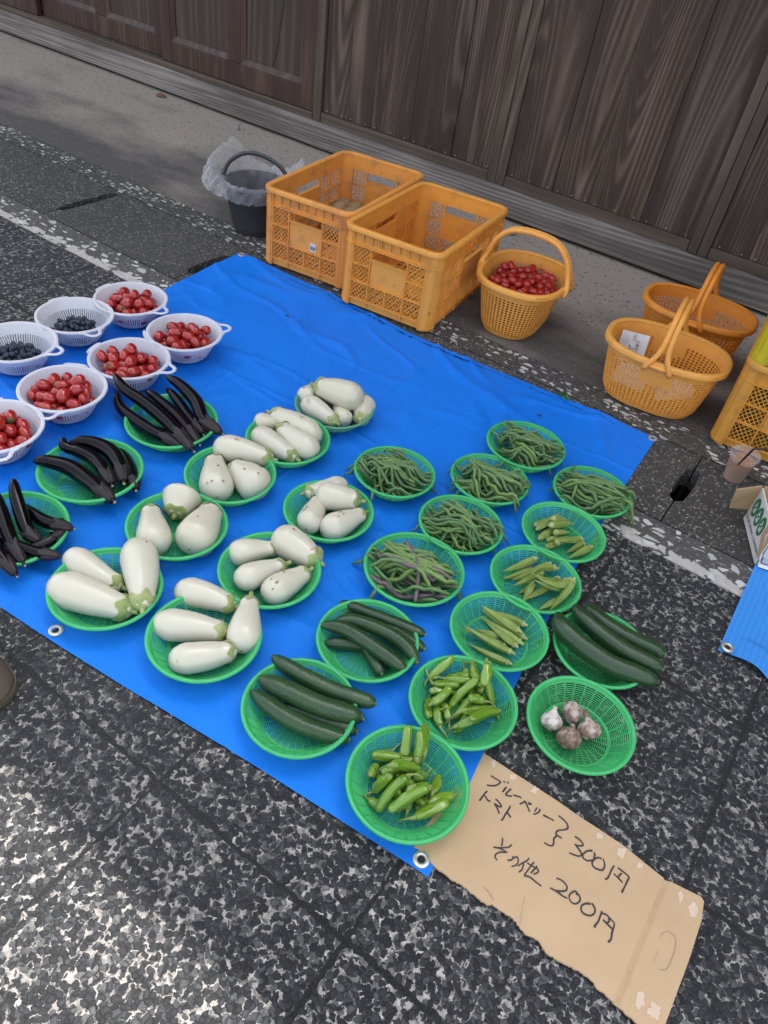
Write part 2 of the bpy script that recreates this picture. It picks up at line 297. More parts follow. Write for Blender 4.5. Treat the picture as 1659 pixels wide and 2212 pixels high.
M = dict(
    road=m_road(), gutter=m_gutter(), apron=m_apron(),
    strip_a=m_pebbles('pale pebbles in dark concrete', 42, .42, (.05, .047, .044), (.55, .53, .5), (.75, 1.3, 1)),
    strip_b=m_pebbles('big white pebbles and mortar', 34, .3, (.075, .07, .066), (.58, .56, .55), (.8, 1.2, 1), mortar=1.705),
    soil=plain('dark trench soil', (.02, .018, .015), .95),
    board=m_wood('weathered cedar board', (.045, .027, .019), (.19, .138, .107), 'z', 140, stain=.62, gs=3.2),
    rail=m_wood('brown weathered rail', (.075, .055, .041), (.17, .13, .098), 'x', 60, stain=.25),
    batten=m_wood('brown weathered batten', (.065, .047, .036), (.175, .135, .102), 'z', 60, stain=.3),
    sill=m_wood('grey weathered beam', (.11, .098, .09), (.38, .35, .33), 'x', 215, stain=.3, fine=.5, gs=2.2),
    door=m_wood('dark brown door wood', (.045, .021, .014), (.13, .072, .05), 'z', 50, .5, stain=.35),
    panel=m_wood('dusty door panel', (.05, .032, .024), (.145, .108, .084), 'z', 60, .7, stain=.4),
    plaster=plain('grey plaster', (.35, .33, .3), .9), tile=plain('grey roof tile', (.1, .1, .105), .6), soffit=plain('aged soffit boards', (.1, .075, .055), .8),
    rust=plain('rusty nail', (.05, .03, .022), .7), steel=plain('galvanised nail', (.6, .6, .58), .35, Metallic=.8), eyelet=plain('aluminium eyelet', (.62, .61, .58), .38, .1, 60, Metallic=.75),
    tarp=m_tarp('blue tarpaulin', (.003, .135, .60), (.006, .215, .86)), tarp2=m_tarp('light blue tarpaulin', (.03, .2, .62), (.05, .27, .74), True),
    green=m_plastic('green translucent plastic', (.11, .69, .25), (.08, .48, .18), .2, .38, .42, False), pale=m_plastic('faded green plastic', (.13, .42, .25), (.2, .3, .2), .4, .5, .25, False),
    white=m_plastic('white colander plastic', (.80, .785, .81), (.6, .58, .59), .25, .35, .3, False),
    orange=m_plastic('orange crate plastic', (.93, .39, .06), (.42, .17, .05), .5, .45, .1), dusty=m_plastic('dusty orange crate plastic', (.88, .36, .07), (.3, .15, .07), .7, .55, .1),
    ochre=m_plastic('ochre crate plastic', (.74, .34, .05), (.3, .14, .04), .5, .5, .08), yellow=m_plastic('yellow crate plastic', (.7, .55, .02), (.35, .3, .1), .4, .45, .15),
    basket=m_plastic('orange basket plastic', (.93, .41, .075), (.5, .22, .06), .4, .42, .12), basket2=m_plastic('deep orange basket plastic', (.85, .30, .035), (.45, .18, .04), .4, .45, .1),
    bucket=plain('scuffed black rubber', (.03, .032, .036), .55, .6, 9, .1), handle=plain('grey rubber handle', (.06, .062, .066), .5, .2),
    wegg=m_veg('white eggplant skin', [(.53, .50, .36), (.56, .535, .43), (.58, .56, .475)], .28, 6, .1, .06, spots=(26, .66, .03, (.36, .27, .16)), sss=.12),
    calyx=m_veg('pale green calyx', [(.16, .22, .07), (.26, .32, .11), (.36, .4, .18)], .6, 60, 0, .4), scar=plain('brown scar', (.30, .215, .135), .8),
    begg=m_veg('black eggplant skin', [(.002, .0015, .003), (.003, .002, .004), (.009, .003, .010)], .13, 8, 0, .05, 30, .24), bcalyx=m_veg('withered dark calyx', [(.004, .003, .005), (.012, .008, .011), (.035, .018, .024)], .6, 40, 0, .8),
    cut=plain('pale cut stem', (.5, .45, .3), .8),
    cuke=m_veg('cucumber skin', [(.010, .032, .012), (.018, .055, .018), (.035, .085, .026)], .36, 10, .1, .55, 170, .5), cuketip=m_veg('pale cucumber end', [(.08, .14, .04), (.2, .26, .1)], .5, 40),
    bean=m_veg('green bean', [(.06, .125, .042), (.10, .19, .068), (.15, .25, .095)], .48, 30, 0, .35, 90), bean2=m_veg('light green bean', [(.09, .17, .04), (.13, .225, .058), (.19, .29, .085)], .48, 30, 0, .35, 90), pbean=m_veg('purple streaked bean', [(.09, .06, .075), (.16, .12, .13), (.1, .11, .07)], .5, 40, 0, .3),
    okra=m_veg('okra pod', [(.13, .2, .04), (.2, .28, .06), (.28, .36, .1)], .55, 40, 0, .3, 90), okracap=m_veg('pale okra cap', [(.28, .33, .1), (.42, .45, .2)], .6, 40),
    pepper=m_veg('shishito skin', [(.09, .19, .012), (.14, .27, .02), (.2, .33, .03)], .2, 22, .4, .35, 45, .6), pstem=m_veg('pepper stem', [(.14, .22, .04), (.25, .32, .09)], .5, 40),
    garlic=m_veg('muddy garlic skin', [(.10, .062, .04), (.2, .14, .10), (.5, .42, .38)], .85, 75, 0, .8, 160, lo=.38, hi=.62), garlic2=m_veg('pale garlic skin', [(.14, .095, .07), (.42, .36, .32), (.68, .63, .6)], .8, 85, 0, .8, 160, lo=.36, hi=.56),
    tomato=m_veg('tomato skin', [(.27, .018, .010), (.34, .016, .012), (.30, .013, .016), (.42, .045, .012)], .14, 1.1, .35, 0, sss=.0), tomato2=m_veg('deep red tomato skin', [(.26, .013, .010), (.36, .014, .011), (.42, .03, .013)], .15, 1.1, .3, 0), tcalyx=plain('green tomato calyx', (.06, .12, .03), .7),
    blue=m_veg('blueberry bloom', [(.014, .018, .032), (.028, .038, .065), (.06, .08, .12)], .6, 1.5, 0, 0), crown=plain('blueberry crown', (.012, .012, .018), .8),
    potato=m_veg('potato skin', [(.24, .15, .07), (.36, .24, .12), (.45, .31, .17)], .8, 25, 0, .3),
    paper=plain('newsprint', (.6, .58, .57), .9, .06), ink=plain('printing ink', (.03, .03, .035), .8), greyink=plain('grey print', (.25, .25, .26), .8),
    card=None, tape=plain('torn paper patch', (.58, .46, .345), .9, .12, 60), marker=plain('black marker ink', (.028, .022, .024), .6),
    boxout=plain('white printed carton', (.6, .58, .56), .7, .1), boxin=plain('brown carton inside', (.42, .28, .15), .85, .12, 20), logo=plain('green print', (.015, .14, .06), .7),
    drink=plain('milky coffee', (.34, .175, .095), .3, .08), straw=plain('black straw', (.012, .012, .013), .35), shoe=plain('brown shoe leather', (.055, .042, .03), .8, .3, 25, .3), sole=plain('brown shoe sole', (.085, .062, .042), .85, .2, 40),
    leaf=plain('dry leaf', (.16, .07, .035), .8, .3), stone=plain('grey stone', (.22, .22, .22), .9, .3), frame=plain('glossy white frame', (.72, .72, .76), .2), black=plain('black line', (.02, .02, .022), .5), glaze=plain('pale blue grey surface', (.3, .33, .42), .2), celery=m_veg('celery stalk', [(.15, .26, .04), (.25, .38, .08), (.3, .42, .12)], .4, 20), greens=m_veg('leafy greens', [(.03, .08, .015), (.06, .14, .03), (.1, .2, .05)], .5, 20), sticker=plain('white sticker', (.6, .6, .6), .5),
)
def m_card():
    t = NT('corrugated cardboard'); n = t.noise(5, detail=5, rough=.6); f = t.noise(180, t.vec((1, 1, 1)), 3); w = t.N('TexWave'); w.inputs['Scale'].default_value = 70; w.inputs['Distortion'].default_value = .6
    t.L(t.vec(rot=(0, 0, R(20))), w.inputs['Vector']); c = t.mix(t.math('ADD', t.math('MULTIPLY', n, .8), t.math('MULTIPLY', f, .2)), (.41, .275, .155), (.54, .385, .235)); t.set(Base_Color=c, Roughness=.85)
    t.bump(t.math('ADD', t.math('MULTIPLY', w.outputs[1], .12), t.math('MULTIPLY', n, .8)), .3, .004); return t.m
M['card'] = m_card()
def m_clear(name, tint=(.9, .92, .95), mixf=.35, rough=.15, crinkle=0, edge=.5):
    t = NT(name); t.set(Base_Color=tint, Roughness=rough, Specular_IOR_Level=.6); tr = t.N('BsdfTransparent'); tr.inputs[0].default_value = (1, 1, 1, 1); mx = t.N('MixShader')
    fr = t.N('LayerWeight'); fr.inputs[0].default_value = .35; n = t.noise(22, detail=4); f = t.math('ADD', t.math('MULTIPLY', fr.outputs['Facing'], edge), t.rng(n, .3, .7, mixf*.5, mixf*1.4), clamp=True)
    t.L(f, mx.inputs[0]); t.L(tr.outputs[0], mx.inputs[1]); t.L(t.p.outputs[0], mx.inputs[2]); t.L(mx.outputs[0], t.o.inputs[0])
    if crinkle: t.bump(t.noise(34, detail=4, rough=.6, dist=1.2), crinkle, .01)
    return t.m
M['bag'] = m_clear('thin crinkled polythene', (.62, .63, .66), .17, .2, .9, .42); M['cup'] = m_clear('clear cup plastic', (.7, .7, .72), .05, .08, 0, .22)

# ------------------------------------------------------------------ ground
def slab(name, x0, x1, y0, y1, z, mat, zb=-.25):
    b = MB(); b.box(x0, x1, y0, y1, zb, z); return structure(b.build(name, mat, smooth=None))
slab('ground', -60, 60, -60, 60, -.26, M['soil'], -.6)
slab('road', -40, 40, -40, 1.665, 0, M['road'])
slab('kerb_strip', -40, 40, 1.667, 1.80, .002, M['strip_b'])
slab('gutter_edge', -40, 40, 2.212, 2.335, .003, M['strip_a'])
slab('pavement', -40, 40, 2.337, 9, .005, M['apron'])
def gutter_lid(x0, x1, nl, nr):
    def edge(x, s, n):
        if not n: return [(x, 1.806), (x, 2.204)]
        r = random.Random(int((x + 50) * 1000)); ys = np.linspace(n[0], n[1], 9); w = n[2]
        return [(x, 1.806), (x, n[0] - .02)] + [(x + s*w*(.75 + .25*math.sin(math.pi*(i + .6)/9.5)) + r.uniform(-.003, .003), y) for i, y in enumerate(ys)] + [(x, n[1] + .015), (x, 2.204)]
    b = MB(); L = edge(x0, 1, nl); Rr = edge(x1, -1, nr); b.prism(Rr + L[::-1], -.07, .003); structure(b.build('gutter_lid', M['gutter'], smooth=None))
gx = [-6.65, -5.89, -5.12, -4.36, -3.59, -2.83, -2.06, -1.41, -.755, -.108, .65, 1.41, 2.2, 3.0]
slots = {-2.83: (1.89, 2.17, .022), -2.06: (1.90, 2.10, .03), -.108: (1.94, 2.11, .024)}
for a, c in zip(gx[:-1], gx[1:]):
    gutter_lid(a + .002, c - .002, slots.get(a, (1.92, 2.1, .02)), slots.get(c, (1.92, 2.1, .02)))
slab('gutter_bed', -40, 40, 1.801, 2.211, -.20, M['soil'])

# ------------------------------------------------------------------ house
house = thing('wooden_house', 'old weathered timber house with sliding doors and vertical board wall behind the stall', 'house', (0, 3.46, 0))
YW = 3.46
b = MB(); b.box(-7, 4, YW - .012, YW + .14, .022, .146); b.build('sill_beam', M['sill'], house, smooth=None, bevel=.004)
b = MB(); b.box(-7, 4, YW + .02, YW + .12, -.2, .02); b.build('foundation', M['soil'], house, smooth=None)
b = MB(); b.box(-7, -2.765, YW + .0, YW + .13, .147, .180); b.build('door_track', M['rail'], house, smooth=None, bevel=.003)
def post(x0, x1, y0=YW + .004, z0=.147, z1=2.6, nm='post', m='batten'):
    b = MB(); b.box(x0, x1, y0, YW + .13, z0, z1); return b.build(nm, M[m], house, smooth=None, bevel=.003)
post(-2.762, -2.712)
# board wall: three bays of cedar boards with bottom rails and battens
def bay(x0, x1, seed):
    r = random.Random(seed); b = MB(); x = x0; k = 0; nails = MB(); rusty = MB(); xs = []
    while x < x1 - .01:
        w = min(r.choice([.13, .16, .19, .22, .25]), x1 - x)
        if x1 - x - w < .06: w = x1 - x
        y = YW + .022 + r.uniform(-.003, .003)
        b.box(x + .0008, x + w - .0008, y, y + .02, .196, 2.55); xs.append((x, w, y)); x += w
    o = b.build('board_panel', M['board'], house, smooth=None, bevel=.0015)
    for (x, w, y) in xs:
        for f in ((.12, .5, .88) if w > .18 else (.2, .8)):
            for z in (.206, .61, 1.02):
                if z > .3 and f == .5: continue
                q = nails if z < .3 else rusty; q.lathe([(0, -.002), (.003, -.002), (.0025, .0005), (0, .001)], 6, (0, 0, 0)); n = len(q.v) - 24
                for i in range(n, len(q.v)):
                    p = q.v[i]; q.v[i] = (x + f*w + p[0], y - p[2], z + p[1] + r.uniform(-.0005, .0005))
    nails.build('nail_row', M['steel'], o, smooth=None); rusty.build('rusty_nail_row', M['rust'], o, smooth=None)
    b = MB(); b.box(x0 + .001, x1 - .001, YW + .010, YW + .12, .147, .194); b.build('bottom_rail', M['rail'], house, smooth=None, bevel=.002)
bay(-2.71, -1.662, 3); bay(-1.567, -.632, 5); bay(-.54, .9, 8); bay(1.0, 2.2, 9); bay(2.3, 3.8, 11)
for x0, x1, x2 in ((-1.660, -1.617, -1.569), (-.630, -.588, -.542), (.902, .95, .998), (2.202, 2.25, 2.298)):
    post(x0, x1 - .001, YW + .006); post(x1 + .001, x2, YW + .012)
# sliding doors
def door(x0, x1, y, nm='sliding_door'):
    d = thing(nm, '', '', (0, 0, 0)); del d['label'], d['category']; d.parent = house; d.location = (0, 0, 0); w = x1 - x0; xm = (x0 + x1) / 2
    b = MB(); b.box(x0, x0 + .075, y, y + .032, .182, 2.3); b.box(x1 - .09, x1, y, y + .032, .182, 2.3); b.box(xm - .045, xm + .045, y + .001, y + .031, .294, 2.3)
    b.build('stile', M['door'], d, smooth=None, bevel=.003)
    b = MB(); b.box(x0 + .076, x1 - .091, y, y + .032, .182, .292); b.build('door_rail', M['door'], d, smooth=None, bevel=.003)
    for a, c in ((x0 + .076, xm - .046), (xm + .046, x1 - .091)):
        b = MB(); b.box(a, c, y + .024, y + .03, .294, 2.3); p = b.build('door_panel', M['panel'], d, smooth=None)
        b = MB()
        for (p0, p1, p2, p3) in (((a, .294), (c, .294), (c - .028, .322), (a + .028, .322)), ((a, .294), (a + .028, .322), (a + .028, 2.3), (a, 2.3)), ((c - .028, .322), (c, .294), (c, 2.3), (c - .028, 2.3))):
            q = [p0, p1, p2, p3]; inner = {(c - .028, .322), (a + .028, .322), (a + .028, 2.3), (c - .028, 2.3)}
            b.hexa([(x, y + (.019 if (x, z) in inner else .003), z) for x, z in q] + [(x, y + .0235, z) for x, z in q])
        b.build('panel_moulding', M['door'], p, smooth=None)
    return d
door(-3.925, -2.766, YW + .012); dl = door(-5.09, -3.93, YW + .052); door(-6.25, -5.095, YW + .012)
b = MB()   # crack in the right hand door panel
cr = [atw(*p, YW + .034) for p in ((612, 0), (609, 30), (603, 65), (600, 95), (595, 120), (588, 145))]
for i in range(len(cr) - 1):
    w0, w1 = .007 - .001*i, .006 - .001*i; a, c = cr[i], cr[i+1]
    b.hexa([(a[0]-w0, YW+.0335, a[2]), (a[0]+w0, YW+.0335, a[2]), (c[0]+w1, YW+.0335, c[2]), (c[0]-w1, YW+.0335, c[2]), (a[0]-w0, YW+.0365, a[2]), (a[0]+w0, YW+.0365, a[2]), (c[0]+w1, YW+.0365, c[2]), (c[0]-w1, YW+.0365, c[2])])
b.build('panel_crack', M['black'], house, smooth=None)
# upper wall and main roof (out of the picture: they cast the shade)
b = MB(); b.box(-9, 9, YW + .15, YW + .3, -.2, 5.3); b.build('upper_wall', M['plaster'], house, smooth=None)
def roofslab(nm, y0, z0, y1, z1, t, x0=-9, x1=9, m='tile'):
    b = MB(); b.hexa([(x0, y0, z0), (x1, y0, z0), (x1, y1, z1), (x0, y1, z1), (x0, y0, z0 + t), (x1, y0, z0 + t), (x1, y1, z1 + t), (x0, y1, z1 + t)]); return b.build(nm, M[m], house, smooth=None)
roofslab('added_pent_roof', 3.05, 2.9, YW + .14, 3.05, .1); roofslab('eave_soffit', 2.835, 5.2, YW + 1.0, 5.62, .1, m='soffit'); roofslab('main_roof', YW + 1.01, 5.74, YW + 4.5, 7.2, .15)  # the low pent roof is added out of view to darken the upper boards
roofslab('rear_roof', YW + 4.51, 7.2, YW + 8, 5.7, .15)

# ------------------------------------------------------------------ blue tarpaulins
TL, TR, BR_, BL = np.array([-2.060, 2.165]), np.array([-.258, 2.190]), np.array([-.105, .568]), np.array([-1.90, .392])
def tarp_xy(u, v):
    p = (TL*(1-u) + TR*u)*v + (BL*(1-u) + BR_*u)*(1-v); e = 4*u*(1-u); f = 4*v*(1-v)
    p = p + np.array([0, .012*math.sin(u*9)*(1 if v > .5 else .4)*abs(2*v-1)*e - (.02*e if v > .98 else 0)])
    return p + np.array([(-.030*f*u + .01*f*(1-u))*abs(2*u-1), 0])
def tarp_z(x, y, amp=1.0):
    z = .0065 + amp*(.0030*noise.noise((x*3.2 + 5, y*3.2, 0)) + .0022*noise.noise((x*9, y*7, 3)))
    z += amp*.0045*max(0, 1 - abs(noise.noise((x*2.6 - y*1.1, y*2.4 + x, 9)))*9); z += amp*.0034*max(0, 1 - abs(noise.noise((x*1.2 + y*4.2, y*1.3 - x*2, 4)))*10)
    for k in (-1.47, -1.02, -.55): z += .0036*math.exp(-(abs(x - k - .02*math.sin(y*6))/.005)**1.2)
    for k in (.93, 1.47): z += .0045*math.exp(-(abs(y - k - .02*math.sin(x*5) + .02*x)/.005)**1.2)
    z += amp*.0028*max(0, 1 - abs(noise.noise((x*5.5 + y*5, y*2 - x*3, 14)))*12)*max(0, noise.noise((x*1.5, y*1.5, 20)) + .2)
    return max(z, .0035)
tarp = thing('blue_tarpaulin', 'large bright blue tarpaulin with wrinkles spread under the vegetable baskets', 'tarpaulin', (-1.08, 1.35, 0))
b = MB(); us = np.linspace(0, 1, 330); vs = np.linspace(0, 1, 290)
b.grid(lambda u, v: (*tarp_xy(u, v), tarp_z(*tarp_xy(u, v), 1.6 if v > .8 else 1)), us, vs); b.build('sheet', M['tarp'], tarp, smooth=180)
def eyelet(p, parent, z=.0095, r=.0150):
    b = MB(); b.lathe([(r*.46, -.002), (r*.5, .0016), (r*.7, .0026), (r, .0012), (r*1.02, -.002)], 24, (p[0], p[1], z)); b.build('eyelet', M['eyelet'], parent)
    b = MB(); b.lathe([(0, 0), (r*.47, 0)], 16, (p[0], p[1], z - .001)); b.build('eyelet_hole', M['soil'], parent, smooth=None)
for u, v in ((522, 554), (1408, 952), (908, 1862), (122, 1367)): p = at(u, v); eyelet(p, tarp, tarp_z(p[0], p[1]) + .002)
t2 = thing('blue_tarpaulin', 'smaller pale blue ribbed tarpaulin edge under the carton at far right', 'tarpaulin', (.4, 1.6, 0))
P0, P1 = at(1633, 1213), at(1549, 1408); P2 = np.array([.9, 1.40, 0]); P3 = np.array([.9, 1.86, 0])
b = MB(); b.grid(lambda u, v: (*((P0*(1-u) + P3*u)*v + (P1*(1-u) + P2*u)*(1-v))[:2] + np.array([0, .012*math.sin(u*22)*(1-v)]), .006 + .006*max(0, noise.noise((u*6, v*3, 1))) + (.012*math.exp(-((u-.12)/.05)**2) if v < .2 else 0)), np.linspace(0, 1, 60), np.linspace(0, 1, 40))
b.build('sheet', M['tarp2'], t2, smooth=180); eyelet(at(1567, 1405), t2, .012)

# ------------------------------------------------------------------ stackable harvest crates
CW, CD, CH = .392, .63, .30
def crate(name, label, m, loc, rz, group='orange plastic harvest crates'):
    t = thing(name, label, 'crate', loc, group, rz); rc = .048; w2, d2 = CW/2, CD/2; tn = .0035
    def wallpart(L, put, cols, panelc, nm):
        b = MB(); h = L/2
        def bx(s0, s1, n0, n1, z0, z1): b.hexa([put(s, n, z) for z in (z0, z1) for s, n in ((s0, n0), (s1, n0), (s1, n1), (s0, n1))])
        rows = [.036, .102, .168, .236]; ce = np.linspace(-h, h, cols + 1); pc0, pc1 = panelc
        bx(-h, h, 0, tn, .006, .036); bx(-h, h, 0, tn, .236, .29)                       # bottom and top bands
        for i in range(cols + 1): bx(ce[i] - (.004 if i > 0 else 0), ce[i] + (.004 if i < cols else 0), 0, tn, .036, .1 if pc0 < i < pc1 else .236)
        for z in rows[1:3]: bx(-h, h, .0005, tn - .0005, z - .003, z + .003)
        # outside ribs
        for i in range(cols + 1):
            if pc0 < i < pc1: bx(ce[i] - .0016, ce[i] + .0016, tn, .012, .0362, .1)
            else: bx(ce[i] - .0016, ce[i] + .0016, tn, .0125, .012, .2355)
        for i in range(cols*2 + 1): s = -h + L*i/(cols*2); bx(s - .0013, s + .0013, tn, .0135, .252, .289)
        bx(-h, h, tn, .0135, .2355, .2395); bx(-h, h, tn, .0125, .0325, .0360); bx(-h, h, tn + .0005, .012, .0995, .1025)
        bx(-h, ce[pc0], tn + .0005, .012, .1665, .1695); bx(ce[pc1], h, tn + .0005, .012, .1665, .1695)
        bx(ce[pc0] + .004, ce[pc1] - .004, .0008, .006, .103, .198); bx(ce[pc0] + .002, ce[pc1] - .002, 0, .0125, .198, .202)   # name panel, grip above it
        for i in range(cols):
            for j in range(3):
                if pc0 <= i < pc1 and j > 0: continue
                s0, s1, z0, z1 = ce[i] + .004, ce[i+1] - .004, rows[j] + (.003 if j else 0), rows[j+1] - (.003 if j < 2 else 0)
                for sg in (1, -1):
                    for k in np.arange(-.12, .24, .0185):
                        c = []   # line z - z0 = sg*(s - sc) + k, clipped to the cell
                        sc = s0 if sg > 0 else s1
                        for (p, q) in ((s0, None), (s1, None), (None, z0), (None, z1)):
                            if p is not None: zz = z0 + sg*(p - sc)*1.15 + k; ok = z0 - 1e-9 <= zz <= z1 + 1e-9; pt = (p, zz)
                            else: ss = sc + (q - z0 - k)/(sg*1.15); ok = s0 - 1e-9 <= ss <= s1 + 1e-9; pt = (ss, q)
                            if ok and all(abs(pt[0]-e[0]) + abs(pt[1]-e[1]) > 1e-5 for e in c): c.append(pt)
                        if len(c) == 2:
                            (a0, z_0), (a1, z_1) = c; dx, dz = a1 - a0, z_1 - z_0; l = math.hypot(dx, dz)
                            if l < .006: continue
                            ox, oz = -dz/l*.0014, dx/l*.0014; e = .0004 if sg > 0 else .0009
                            b.hexa([put(s, n, z) for n in (e, tn - e) for s, z in ((a0-ox, z_0-oz), (a1-ox, z_1-oz), (a1+ox, z_1+oz), (a0+ox, z_0+oz))])
        return b.build(nm, m, t, loc=None, smooth=None)
    t.location = (0, 0, 0)
    for sg in (-1, 1): wallpart(CW - 2*rc, lambda s, n, z, sg=sg: (s*-sg, sg*(d2 - .0135 + n), z), 4, (1, 3), 'end_wall')
    for sg in (-1, 1): wallpart(CD - 2*rc, lambda s, n, z, sg=sg: (sg*(w2 - .0135 + n), s*sg, z), 6, (2, 4), 'side_wall')
    for sx, sy in ((1, 1), (-1, 1), (-1, -1), (1, -1)):
        b = MB(); cx, cy = sx*(w2 - rc), sy*(d2 - rc); A = np.linspace(0, math.pi/2, 9)
        ring = [(cx + sx*(rc - .0015)*math.cos(a), cy + sy*(rc - .0015)*math.sin(a)) for a in A] + [(cx + sx*(rc - .0135)*math.cos(a), cy + sy*(rc - .0135)*math.sin(a)) for a in A[::-1]]
        b.prism(ring, .004, .2895)
        for z in (.012, .237): b.prism([(cx + sx*(rc + .0015)*math.cos(a), cy + sy*(rc + .0015)*math.sin(a)) for a in A] + [(cx + sx*(rc - .0014)*math.cos(a), cy + sy*(rc - .0014)*math.sin(a)) for a in A[::-1]], z, z + .004)
        for a in (.15, math.pi/4, math.pi/2 - .15):
            c, s = math.cos(a), math.sin(a); q = [(cx + sx*(r*c - k*s*.0013), cy + sy*(r*s + k*c*.0013)) for r, k in ((rc - .0014, 1), (rc + .001, 1), (rc + .001, -1), (rc - .0014, -1))]; b.prism(q, .0163, .2894)
        b.build('corner_post', m, t, smooth=30)
    b = MB(); ring = []
    for i, (sx, sy, a0) in enumerate(((1, 1, 0), (-1, 1, 90), (-1, -1, 180), (1, -1, 270))):
        for a in np.linspace(a0, a0 + 90, 9): ring.append((sx*(w2 - rc), sy*(d2 - rc), R(a)))
    pf = [(-.016, .288), (-.0165, .297), (-.013, .300), (.002, .300), (.0055, .2965), (.0055, .284), (.002, .284), (.002, .288)]; n = len(ring)
    V = [(cx + (rc + q)*math.cos(a), cy + (rc + q)*math.sin(a), z) for q, z in pf for cx, cy, a in ring]; k = len(pf)
    b.add(V, [(i*n + j, i*n + (j+1) % n, ((i+1) % k)*n + (j+1) % n, ((i+1) % k)*n + j) for i in range(k) for j in range(n)]); b.build('rim', m, t, smooth=50)
    b = MB(); nx_, ny_ = 11, 18; xs_ = []; ys_ = []
    for i in range(nx_): xs_ += [i/nx_, (i + .3)/nx_]
    for i in range(ny_): ys_ += [i/ny_, (i + .3)/ny_]
    xs_ += [.985, 1]; ys_ += [.99, 1]; b.grid(lambda u, v: ((u - .5)*(CW - .028), (v - .5)*(CD - .028), .009), xs_, ys_, lambda i, j: i % 2 == 1 and j % 2 == 1 and i < 2*nx_ and j < 2*ny_ and not (8 <= i <= 13 and 13 <= j <= 22)); b.build('base', m, t, smooth=None, solid=.005)
    t.location = loc; return t
def recolor(o, m):
    for c in [o] + list(o.children_recursive):
        if c.type == 'MESH': c.data = c.data.copy(); c.data.materials[0] = m
CB = (-1.79, 2.497, .010)
crate_a = crate('harvest_crate', 'scuffed orange crate with a few potatoes, beside the black bucket', M['dusty'], CB, R(7.5))
crate_b = copy_tree(crate_a); crate_b.location = (-1.372, 2.465, .010); crate_b.rotation_euler.z = R(6); recolor(crate_b, M['orange']); crate_b['label'] = 'clean empty orange crate between the potato crate and the tomato basket'
crate_c = copy_tree(crate_a); crate_c.location = (.048, 2.632, .006); crate_c.rotation_euler.z = R(4); recolor(crate_c, M['ochre']); crate_c['label'] = 'ochre crate under the yellow crate, greens showing through its lattice'
crate_d = copy_tree(crate_c); crate_d.location = (.048, 2.632, .302); recolor(crate_d, M['yellow']); crate_d['label'] = 'yellow crate stacked on top of the ochre crate at the right'
for c_ in (crate_c, crate_d): c_['group'] = 'two stacked harvest crates'
def local_to(o, p): return Vector(o.location) + Matrix.Rotation(o.rotation_euler.z, 3, 'Z') @ Vector(p)
# barcode sticker on the potato crate
st = MB(); st.hexa([tuple(local_to(crate_a, (x, y, z))) for z in (.110, .142) for x, y in ((.022, -.3102), (.05, -.3102), (.05, -.3092), (.022, -.3092))])
sk = st.build('price_sticker', M['sticker'], None, loc=tuple(local_to(crate_a, (.036, -.31, .126))), smooth=None); tag(sk, 'small white barcode sticker on the front of the potato crate', 'sticker')
b = MB()
for i in range(11):
    x = .025 + i*.0021; w = (.0004, .0007, .0005, .0009)[i % 4]; b.hexa([tuple(local_to(crate_a, (xx, yy, z))) for z in (.116, .13) for xx, yy in ((x, -.3106), (x + w*1.6, -.3106), (x + w*1.6, -.3101), (x, -.3101))])
b.build('barcode', M['ink'], sk, smooth=None)
# potatoes
def blob(name, c, r, m, label, cat, group, seed, amp=.12, n=14, flat=.8):
    b = MB(); rr = random.Random(seed); ts, ra = prof([(0, .05), (.12, .62), (.35, .95), (.6, 1), (.85, .72), (1, .05)], n); L = r*rr.uniform(2.1, 2.7); a = rr.uniform(0, 6.28); tl = rr.uniform(-.3, .3)
    d = np.array([math.cos(a)*math.cos(tl), math.sin(a)*math.cos(tl), math.sin(tl)]); P = [np.array(c) + d*L*(t - .5) for t in ts]
    b.sweep(P, ra*r, 14, mod=lambda th, t: 1 + amp*noise.noise((math.cos(th)*1.3 + seed, math.sin(th)*1.3, t*2.5)))
    o = b.build(name, M[m], None, loc=tuple(c), smooth=180); return tag(o, label, cat, group)
POT = [(x + .012*math.sin(7*x + 31*y), y + .01*math.sin(23*x)) for x in (-.145, -.088, -.03, .03) for y in (.085, .14, .195, .255)]
for i, (x, y) in enumerate(POT): blob('potato', tuple(local_to(crate_a, (x, y, .044))), .026 + .004*((i*7) % 3), 'potato', 'muddy brown potato low on the floor of the scuffed orange crate', 'potato', 'potatoes in the scuffed crate', i)
for i, (x, y) in enumerate(((-.135, .12), (-.13, .18), (-.14, .235), (-.075, .105), (-.07, .165), (-.078, .225), (-.012, .13), (-.015, .2))): blob('potato', tuple(local_to(crate_a, (x, y, .090 + .006*(i % 2)))), .028 + .003*(i % 3), 'potato', 'muddy brown potato on top of the pile in the scuffed crate', 'potato', 'potatoes topping the pile', 40 + i)
# greens inside the stacked crates
def greens(cr, n, seed, z0, lab, grp):
    r = random.Random(seed)
    for i in range(n):
        x = -.155 + .31*(i % 6)/5 + r.uniform(-.01, .01); y = -.265 + .03*(i // 18) + r.uniform(0, .02); z = z0 + .034 + ((i // 6) % 3)*.068
        P = catmull([local_to(cr, (x - .02, y, z - z0 - .03 + .03)), local_to(cr, (x + r.uniform(-.015, .015), y + .05, z - z0 + .012)), local_to(cr, (x + r.uniform(-.02, .02), y + .12, z - z0 + r.uniform(0, .02)))], 9)
        b = MB(); b.sweep(P, [.004, .012, .014, .014, .014, .014, .012, .009, .003], 8); o = b.build('green_vegetable', M['greens'], None, loc=tuple(P[0]), smooth=60); tag(o, lab, 'vegetable', grp)
greens(crate_c, 18, 1, .006, 'dark green vegetable showing through the lattice of the ochre crate', 'greens in the ochre crate')
greens(crate_d, 12, 2, .302, 'dark green vegetable showing through the lattice of the yellow crate', 'greens in the yellow crate')

